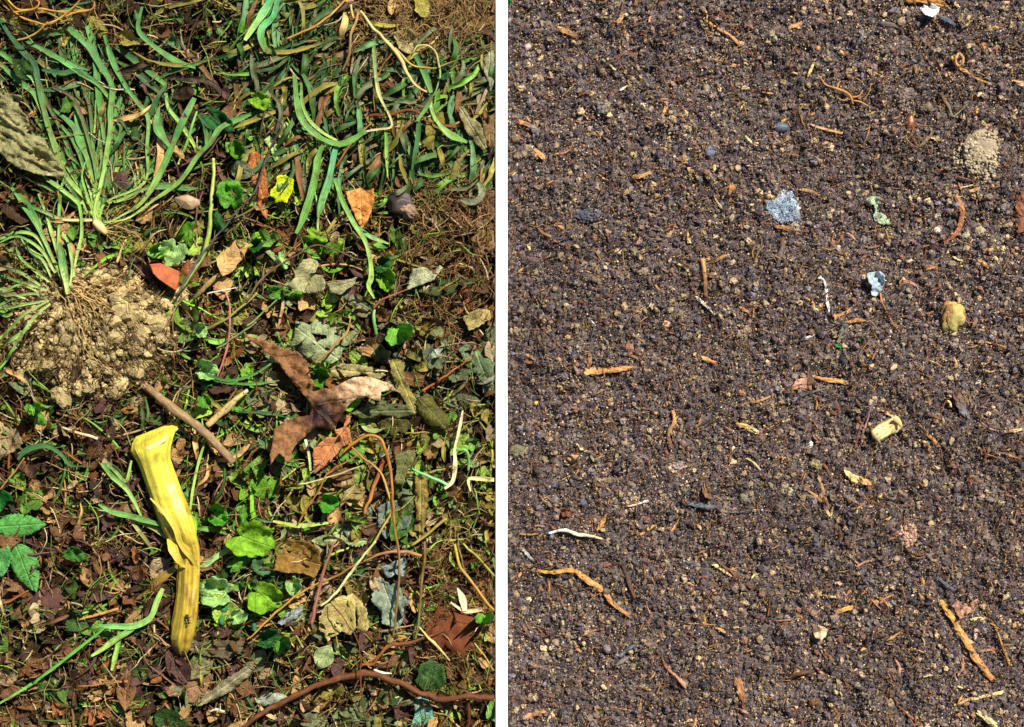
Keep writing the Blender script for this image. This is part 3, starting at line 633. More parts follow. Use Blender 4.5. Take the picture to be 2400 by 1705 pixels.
leaf('oak_leaf', 'big brown lobed oak leaf with shiny right lobe and pointed tips', [(572, 786), (620, 798), (665, 816), (700, 830), (720, 848), (727, 887), (748, 908), (770, 912), (788, 906), (817, 890), (832, 884), (869, 884), (909, 897), (934, 919), (915, 917), (893, 919), (892, 944), (874, 936), (859, 931), (832, 936), (815, 952), (800, 975), (790, 992), (784, 1012), (765, 1008), (743, 1000), (725, 1015), (711, 1026), (692, 1045), (685, 1058), (684, 1078), (675, 1089), (664, 1071), (654, 1062), (633, 1090), (632, 1071), (640, 1030), (643, 1006), (672, 985), (700, 977), (726, 974), (730, 955), (718, 935), (704, 916), (688, 898), (672, 880), (654, 853), (620, 822), (590, 800)],
     C(142, 98, 58), M_oak, axis=((570, 790), (790, 1000)), lift=.032, res=6, jag=.9, crumple=.012, curl=.004, seed=3, cfreq=60, edge=C(96, 58, 36), mott=.3, spot=(757, 975, 38, C(44, 22, 22)), spot2=(858, 900, 62, C(226, 186, 142)))  # tint holds curled-under shade on dark purple centre, some glare on pale underside lobe
leaf('oak_leaf', 'small brown pointed oak leaf piece just below the big lobed oak leaf', [(814, 964), (824, 972), (817, 998), (826, 1042), (804, 1046), (785, 1070), (764, 1092), (735, 1112), (733, 1070), (735, 1052), (764, 1026), (790, 1024), (784, 1010), (806, 1000)], C(186, 120, 72), M_oak, axis=((820, 980), (735, 1110)), lift=.020, res=6, seed=5, crumple=.005, curl=.006)
leaf('wilted_leaf', 'large grey green leaf with two ragged holes above the oak leaf', [(693, 752), (727, 761), (742, 748), (759, 740), (785, 740), (798, 754), (819, 764), (817, 788), (814, 809), (801, 825), (798, 841), (770, 856), (738, 852), (709, 835), (696, 817), (679, 812), (690, 783)], C(150, 160, 112), M_leaf, axis=((798, 848), (690, 765)), lift=.022, res=6, holes=[[(727, 780), (743, 784), (764, 786), (766, 793), (750, 797), (742, 803), (735, 788)], [(729, 803), (740, 806), (738, 812)]], seed=9, crumple=.006, curl=-.004)
leaf('wilted_leaf', 'pale grey green lobed leaf with scalloped lower edge', [(711, 609), (728, 606), (743, 612), (748, 622), (741, 634), (738, 643), (752, 646), (761, 657), (762, 668), (757, 680), (738, 686), (711, 687), (693, 688), (672, 672), (680, 662), (692, 651), (690, 640), (697, 628)], C(168, 162, 112), axis=((744, 612), (690, 686)), lift=.02, res=6, seed=11, crumple=.005, curl=.003)
leaf('wilted_leaf', 'cupped grey leaf with strong pale side veins', [(796, 691), (815, 678), (838, 665), (856, 667), (868, 685), (874, 704), (869, 725), (859, 733), (832, 728), (809, 709)], C(118, 126, 92), axis=((868, 730), (800, 690)), lift=.022, res=6, seed=12, crumple=.003, curl=-.012)
leaf('wilted_leaf', 'grey leaf folded over the top of the cupped veined leaf', [(764, 665), (804, 659), (838, 650), (830, 666), (812, 678), (796, 691), (775, 686)], C(148, 146, 104), lift=.026, res=6, seed=13, curl=.01)
leaf('wilted_leaf', 'pale grey leaf on a red stalk with its tip curled back', [(969, 630), (990, 627), (1006, 633), (1014, 640), (1030, 622), (1038, 628), (1018, 655), (990, 668), (953, 680), (960, 650)], C(168, 168, 128), lift=.022, res=6, seed=14, crumple=.006)
leaf('wilted_leaf', 'long dark green decaying leaf pointing at the white board', [(956, 680), (1010, 668), (1050, 655), (1080, 649), (1119, 659), (1095, 670), (1055, 690), (1030, 696), (1001, 690)], C(62, 74, 32), lift=.017, res=6, seed=15)
leaf('dry_leaf', 'bright orange tan dry leaf under a green blade', [(811, 449), (826, 447), (843, 441), (858, 448), (875, 441), (876, 478), (868, 500), (859, 520), (848, 538), (832, 507), (817, 473)], C(236, 158, 82), axis=((843, 438), (848, 538)), lift=.019, res=6, seed=16, crumple=.006, curl=.004, edge=C(214, 130, 60))
leaf('yellow_leaf', 'lime yellow lobed leaf glowing over dark litter', [(650, 414), (668, 410), (687, 420), (687, 446), (678, 462), (672, 476), (655, 473), (643, 478), (646, 467), (633, 458), (636, 444), (646, 436)], C(214, 226, 36), M_green, lift=.023, res=5, seed=17, crumple=.004)
leaf('dry_leaf', 'orange brown folded dry leaf left of the lime yellow leaf', [(583, 360), (600, 355), (614, 365), (622, 400), (628, 440), (627, 475), (626, 516), (612, 495), (603, 478), (606, 440), (592, 430), (580, 390)], C(176, 104, 50), lift=.018, res=6, seed=18, crumple=.008)
leaf('dry_leaf', 'broad brown dry leaf tucked at the white board', [(1066, 473), (1110, 462), (1158, 446), (1158, 510), (1140, 525), (1122, 538), (1074, 546), (1043, 532), (1060, 505)], C(118, 86, 62), lift=.012, res=8, seed=19, crumple=.006)
leaf('dry_leaf', 'tan brown leaf below the broad brown leaf at the board', [(1104, 562), (1130, 540), (1158, 532), (1158, 580), (1138, 598), (1112, 590)], C(146, 110, 74), lift=.014, res=8, seed=20)
band('curled_leaf', 'grey leaf edge curled into a hook near the board', 'leaf', [(1080, 468), (1098, 474), (1116, 472), (1128, 460), (1130, 444), (1122, 428)], [6, 14, 15, 15, 17, 10], SG*1.15, GG, lift=.02, fold=.5, mat=M_leaf, seed=4)
leaf('wilted_leaf', 'jagged olive grey leaf leaning along the board, upper right', [(1074, 247), (1086, 250), (1094, 262), (1102, 276), (1118, 284), (1132, 302), (1136, 322), (1142, 345), (1130, 352), (1112, 334), (1105, 322), (1095, 312), (1088, 296), (1078, 272)], C(140, 130, 86), lift=.022, res=6, seed=21, crumple=.006)
leaf('dry_leaf', 'brown leaf half hidden behind the jagged olive grey leaf', [(1130, 276), (1158, 268), (1158, 345), (1146, 350), (1138, 330)], C(132, 104, 64), lift=.017, res=7, seed=22)
leaf('wilted_leaf', 'grey leaf tip with teeth high up along the board', [(1134, 140), (1150, 118), (1158, 118), (1158, 190), (1150, 215), (1144, 190), (1134, 165)], C(142, 140, 106), lift=.02, res=6, seed=23)
leaf('wilted_leaf', 'pale crumpled yellow grey leaf under the brown rootlets', [(922, 79), (940, 66), (961, 68), (972, 80), (978, 94), (974, 112), (968, 130), (950, 124), (935, 114)], C(164, 152, 100), lift=.018, res=5, seed=24, crumple=.009)
leaf('crumpled_leaf', 'big crumpled grey green leaf with deep folds at the left edge', [(-20, 213), (15, 218), (50, 225), (44, 250), (52, 262), (66, 275), (70, 296), (62, 312), (88, 318), (112, 326), (108, 338), (122, 358), (138, 380), (154, 405), (140, 424), (118, 412), (92, 412), (70, 402), (40, 395), (0, 360), (-20, 350)], C(146, 140, 92), lift=.017, res=4, seed=25, crumple=.008, cfreq=30, curl=.002, folds=(28, 17, .008))
leaf('olive_leaf', 'olive brown curled leaf with raised corners beside scalloped green leaves', [(644, 1278), (668, 1262), (700, 1268), (728, 1272), (748, 1288), (752, 1325), (738, 1356), (712, 1344), (660, 1342), (638, 1336), (648, 1310)], C(140, 104, 42), lift=.021, res=6, seed=26, crumple=.011, cfreq=40)
leaf('tan_leaf', 'tan yellow leaf with jagged lower edge and dark slits', [(766, 1418), (790, 1402), (817, 1394), (828, 1392), (838, 1402), (856, 1424), (865, 1457), (860, 1478), (851, 1482), (836, 1472), (822, 1488), (800, 1480), (782, 1492), (768, 1504), (762, 1486), (748, 1476), (747, 1450)], C(188, 168, 100), axis=((826, 1392), (775, 1490)), lift=.021, res=6, seed=27, jag=3, crumple=.004, holes=[[(834, 1412), (838, 1440), (838, 1470), (833, 1468), (832, 1438)]])
leaf('blue_grey_leaf', 'blue grey limp leaf hanging below the tan straws', [(877, 1360), (890, 1352), (902, 1364), (917, 1372), (935, 1368), (944, 1398), (962, 1408), (960, 1416), (945, 1424), (943, 1462), (927, 1482), (912, 1466), (896, 1462), (893, 1436), (872, 1412)], C(134, 146, 122), lift=.02, res=5, seed=28, crumple=.008, jag=2.5)
leaf('blue_grey_leaf', 'blue grey leaf fragment with torn top above the limp blue grey leaf', [(890, 1331), (915, 1322), (951, 1304), (952, 1328), (944, 1352), (926, 1346), (909, 1356)], C(140, 154, 144), lift=.018, res=5, seed=29, crumple=.008)
leaf('aqua_leaf', 'pale aqua leaf standing out below the rust brown vine', [(972, 1640), (985, 1634), (1002, 1640), (1012, 1650), (1014, 1680), (1005, 1720), (962, 1720), (964, 1700), (972, 1672)], C(120, 176, 150), lift=.012, res=6, seed=30, axis=((990, 1635), (985, 1720)))
for i, (lb, poly, tn, lf) in enumerate([
  ('olive folded leaf with torn bottom, far right of the oak leaf', [(974, 940), (1000, 922), (1014, 928), (1027, 953), (1042, 966), (1052, 985), (1048, 1006), (1030, 1002), (1011, 1000), (990, 990), (978, 968)], C(96, 92, 38), .024),
  ('long olive strap leaf above the folded olive leaves', [(911, 845), (930, 842), (948, 850), (945, 879), (954, 898), (966, 921), (982, 944), (984, 962), (969, 973), (958, 958), (946, 936), (930, 911), (919, 879)], C(140, 130, 66), .022),
  ('olive leaf folded lengthwise under the right lobe of the oak leaf', [(822, 968), (850, 954), (880, 948), (920, 946), (955, 952), (968, 972), (930, 980), (895, 974), (868, 982), (840, 980)], C(88, 94, 52), .023),
  ('dark olive leaf with torn tips under the arching stem', [(886, 990), (915, 980), (948, 985), (966, 996), (950, 1015), (930, 1012), (925, 1032), (912, 1018), (895, 1014)], C(86, 80, 36), .017),
  ('olive leaf lying below the folded olive leaf', [(985, 1010), (1020, 1004), (1046, 1012), (1040, 1040), (1020, 1062), (1000, 1052), (985, 1045)], C(116, 106, 50), .014),
  ('small olive leaf with rolled rim right of the stem arch', [(927, 1069), (945, 1060), (959, 1054), (974, 1064), (968, 1085), (956, 1103), (944, 1138), (924, 1134), (930, 1100)], C(112, 114, 62), .023),
  ('long olive tan leaf hanging below the rolled olive leaf', [(972, 1116), (988, 1122), (1001, 1129), (1005, 1160), (1003, 1182), (1000, 1215), (993, 1250), (967, 1246), (976, 1210), (974, 1182)], C(136, 118, 56), .020),
  ('tan leaf crossed by thin stems below the small oak leaf piece', [(800, 1130), (822, 1112), (850, 1096), (872, 1092), (868, 1120), (858, 1150), (842, 1172), (818, 1170), (798, 1190), (795, 1160)], C(156, 140, 84), .015),
  ('large pale blue grey leaf under crossing stems', [(803, 1205), (830, 1180), (862, 1176), (880, 1200), (868, 1232), (850, 1262), (826, 1270), (806, 1250)], C(120, 134, 116), .012),
  ('blue grey leaf right of the rust stalk', [(886, 1190), (920, 1172), (950, 1180), (964, 1205), (958, 1236), (930, 1246), (905, 1264), (888, 1240)], C(122, 134, 118), .012),
  ('grey green leaf tucked beside the long olive tan leaf', [(925, 1150), (955, 1142), (972, 1166), (980, 1200), (962, 1206), (940, 1190)], C(104, 108, 68), .016),
  ('olive tan leaf with scalloped side above the long olive strap leaf', [(760, 868), (800, 852), (850, 856), (890, 866), (905, 880), (886, 892), (850, 878), (820, 884), (790, 888), (770, 882)], C(160, 148, 92), .017),
  ('grey lance shaped leaf with pale rim, bottom of the heap', [(463, 1658), (478, 1632), (510, 1606), (545, 1580), (594, 1551), (588, 1580), (560, 1606), (540, 1622), (505, 1638)], C(134, 126, 92), .022),
  ('wide grey brown leaf above the grey lance leaf', [(430, 1522), (456, 1506), (500, 1500), (545, 1502), (579, 1505), (562, 1530), (540, 1548), (500, 1540), (468, 1534)], C(100, 88, 64), .018),
  ('tan brown torn leaf left of the grey lance leaf', [(381, 1617), (410, 1602), (450, 1590), (488, 1570), (500, 1592), (486, 1612), (466, 1655), (442, 1648), (428, 1630), (400, 1634)], C(156, 118, 82), .017),
  ('grey olive leaf between the stalk tip and the lance leaf', [(418, 1580), (440, 1555), (470, 1545), (500, 1550), (492, 1575), (465, 1590), (430, 1596)], C(124, 116, 76), .015),
  ('pale grey oval leaf lying on the rust brown vine end', [(597, 1642), (625, 1622), (660, 1624), (675, 1636), (650, 1650), (612, 1654)], C(150, 156, 134), .016),
  ('dark green leaf crumpled above the vine', [(975, 1600), (985, 1560), (1008, 1545), (1040, 1560), (1046, 1600), (1010, 1626), (985, 1616)], C(58, 92, 42), .016),
  ('grey blue leaf folded left of the tan jagged leaf', [(650, 1462), (665, 1440), (690, 1428), (712, 1420), (706, 1442), (680, 1460), (660, 1466)], C(150, 156, 150), .018),
  ('large blue green leaf mass at the board', [(1075, 820), (1105, 790), (1140, 800), (1158, 830), (1158, 915), (1135, 925), (1120, 880), (1095, 860)], C(100, 118, 80), .014),
  ('silvery white leaf underside near the right lobe tip', [(972, 840), (990, 815), (1030, 805), (1044, 830), (1020, 862), (992, 868)], C(160, 172, 150), .010),
  ('yellowish leaf folded at the board below the jagged grey leaf', [(1085, 745), (1120, 724), (1148, 728), (1150, 748), (1125, 764), (1100, 775)], C(174, 156, 96), .02),
  ('brown veined leaf piece above the soil clump', [(-10, 470), (20, 450), (60, 430), (70, 470), (72, 520), (40, 520), (0, 500)], C(106, 74, 60), .010),
  ('pale grey brown leaf at the left edge below the soil clump', [(-10, 980), (14, 1000), (40, 1008), (54, 1040), (30, 1060), (0, 1075), (-12, 1050)], C(164, 140, 98), .016)]):
    leaf('wilted_leaf', lb, poly, tn, lift=lf, res=6, seed=31+i, crumple=.007, curl=.004 if i % 2 else -.003, jag=2)
# green scalloped and toothed leaves
IV = [(444, 549, 56, 60, -70, 'scalloped green leaf leaning on the pale yellow green stem'), (405, 591, 60, 66, 120, 'crinkled pale green leaf above the brick chip'), (370, 588, 44, 34, 160, 'small notched green leaf left of the crinkled ivy leaf'), (513, 517, 56, 54, 60, 'torn green leaf under the dark thin twig'),
      (540, 457, 70, 64, -90, 'glossy green leaf beside the tan stone'), (510, 1208, 50, 46, 10, 'scalloped green leaf right of the upper yellow stalk'), (566, 1208, 46, 46, 80, 'green leaf partly under the big scalloped leaf'), (588, 1266, 104, 86, 20, 'largest bright green scalloped leaf, right of the yellow stalk'),
      (507, 1388, 76, 72, 190, 'broad fan shaped green leaf with pale veins by the stalk'), (522, 1440, 56, 52, 100, 'blue green scalloped leaf below the fan shaped leaf'), (558, 1446, 46, 30, -30, 'pale folded green leaf between two scalloped leaves'), (619, 1402, 80, 70, 40, 'bright green scalloped leaf under the golden stem'),
      (594, 1458, 48, 50, 90, 'small round blue green ivy leaf in the green cluster'), (630, 1498, 52, 46, 0, 'round dark green scalloped leaf below the golden stem'), (661, 1513, 36, 46, 70, 'lowest small round green leaf of the cluster'), (738, 556, 52, 46, 20, 'bright green crinkled leaf with holes in the middle'),
      (898, 620, 40, 34, 0, 'dark green curled leaf with a hole'), (936, 782, 50, 60, 60, 'green crumpled leaf on a green stalk'), (658, 612, 40, 44, 60, 'pale green leaf left of the grey lobed leaf'), (650, 686, 52, 30, -10, 'toothed green leaf below the grey lobed leaf'),
      (748, 886, 46, 48, 30, 'bright green leaf in the notch of the oak leaf'), (98, 985, 60, 50, 30, 'crinkled green leaf below the soil clump'), (78, 958, 30, 40, 70, 'narrow green leaf attached below the soil clump'), (174, 1300, 46, 34, 20, 'small lobed green leaf left of the yellow stalk'),
      (568, 52, 48, 50, 100, 'bright green scalloped leaf at the top among blades'), (510, 285, 80, 46, 40, 'dark green broad leaf under the bent blade'), (556, 352, 44, 34, 50, 'yellow green leaf above the tan twigs'), (1034, 146, 34, 40, 80, 'round dark green leaf beside the bent pale stem'), (1036, 174, 34, 26, 10, 'lower round dark green leaf beside the bent pale stem'),
      (608, 236, 60, 34, 20, 'bright green leaf below the top blades'), (690, 690, 40, 30, 0, 'small green leaf at the base of a curved stem'), (905, 655, 52, 44, 50, 'yellow green leaf under the long green blade'), (484, 868, 54, 46, 10, 'pale green lobed leaf near the pink stem'), (483, 905, 34, 34, 0, 'small scalloped green leaf above the thick stick'),
      (478, 940, 40, 26, 60, 'green leaf bit near the tan straw bundle'), (470, 775, 34, 30, 0, 'small green leaf near the pale yellow stem'), (1106, 1320, 24, 44, 90, 'small lobed green leaf near the board'), (1136, 1450, 30, 42, 90, 'green leaf close against the board edge'), (688, 1375, 46, 34, 60, 'pale green leaf with light veins beside the golden stem'),
      (560, 1320, 60, 40, -30, 'curled green leaf edge below the big scalloped leaf'), (770, 1180, 46, 40, 20, 'green leaf below the tan leaf'), (600, 575, 30, 30, 0, 'tiny green leaf near the dark twig')]
for i, (x, y, L_, W_, rt, lb) in enumerate(IV):
    tn = [C(84, 156, 42), C(92, 150, 44), C(124, 186, 66), C(66, 124, 44), C(98, 160, 52)][i % 5]
    if 'pale' in lb: tn = C(164, 206, 120)
    if 'blue green' in lb: tn = C(66, 132, 74)
    if 'yellow green' in lb or 'bright' in lb: tn = C(128, 176, 40) if i % 2 else C(92, 150, 38)
    if 'dark' in lb: tn = C(44, 98, 42)
    leaf('green_leaf', lb, outline('round', x, y, L_, W_, rt, i), tn, M_palm, lift=.019+.001*(i % 4), res=max(3.5, L_/11), jag=.9, seed=90+i, crumple=.006, cfreq=14, pleat=.0035, curl=.003 if i % 3 else -.004, axis=((x-.28*L_*math.cos(R(rt)), y-.28*L_*math.sin(R(rt))), (x+L_*.5*math.cos(R(rt)), y+L_*.5*math.sin(R(rt)))))
leaf('green_leaf', 'palest yellow green leaf cluster behind the dark thin twig', [(630, 320), (650, 300), (662, 272), (676, 290), (688, 318), (690, 350), (680, 372), (660, 366), (645, 380), (634, 350), (618, 330)], C(190, 214, 130), M_green, lift=.013, res=5, seed=150, crumple=.006, holes=[[(648, 325), (660, 322), (662, 330), (652, 336)]])
leaf('toothed_leaf', 'horizontal oval green leaf with toothed rim at the left edge', outline('serrate', 50, 1232, 118, 60, -3, 3), C(96, 170, 76), M_green, lift=.021, res=6, jag=0, seed=151, axis=((-8, 1236), (108, 1228)), curl=-.003)
leaf('toothed_leaf', 'drooping oval green leaf with toothed rim below the horizontal one', outline('serrate', 62, 1332, 122, 68, 68, 4), C(92, 158, 72), M_green, lift=.020, res=6, jag=0, seed=152, axis=((36, 1276), (80, 1388)), curl=-.003)
leaf('toothed_leaf', 'toothed green leaf cut off by the left edge of the picture', outline('serrate', 0, 1310, 90, 56, 85, 5), C(100, 176, 90), M_green, lift=.018, res=6, jag=0, seed=153)
leaf('green_leaf', 'dark green leaf in the shade above the horizontal toothed leaf', outline('ovate', 5, 1185, 80, 60, 50, 6), C(30, 110, 34), M_green, lift=.012, res=7, seed=154)
# bark, lumps
tag(lump(MB(), 108, 1434, 54, 58, 14, 20, C(92, 64, 54), 4, .42, 41, 1.3, facet=.35, freq=2).build('bark_slab', M_clod), 'rough purple brown bark slab near the lower left', 'bark')
tag(lump(MB(), 20, 1386, 38, 34, 10, 0, C(86, 60, 50), 4, .4, 42, 1.3, facet=.35, freq=2).build('bark_slab', M_clod), 'purple brown bark piece under the drooping toothed leaf', 'bark')
lb = lump(MB(), 1052, 1482, 62, 58, 28, 20, C(112, 64, 38), 4, .35, 31, .8, freq=2.5).build('fibrous_lump', M_clod); tag(lb, 'rusty brown lump of matted fibre near the board, lower right', 'lump')
tag(lump(MB(), 945, 1492, 16, 14, 12, 30, C(190, 140, 60), 3, .25, 33, 1.2).build('seed_pod', M_stone), 'small golden seed pod on a straw above the side vine', 'seed pod')
for (x, y, lb) in [(700, 1476, 'left rusty cut base of the paired brown stems'), (726, 1474, 'right rusty cut base of the paired brown stems')]:
    tag(lump(MB(), x, y, 12, 10, 9, 20, C(176, 104, 44), 3, .35, int(x), 2.0).build('cut_stub', M_clod), lb, 'cut stub')
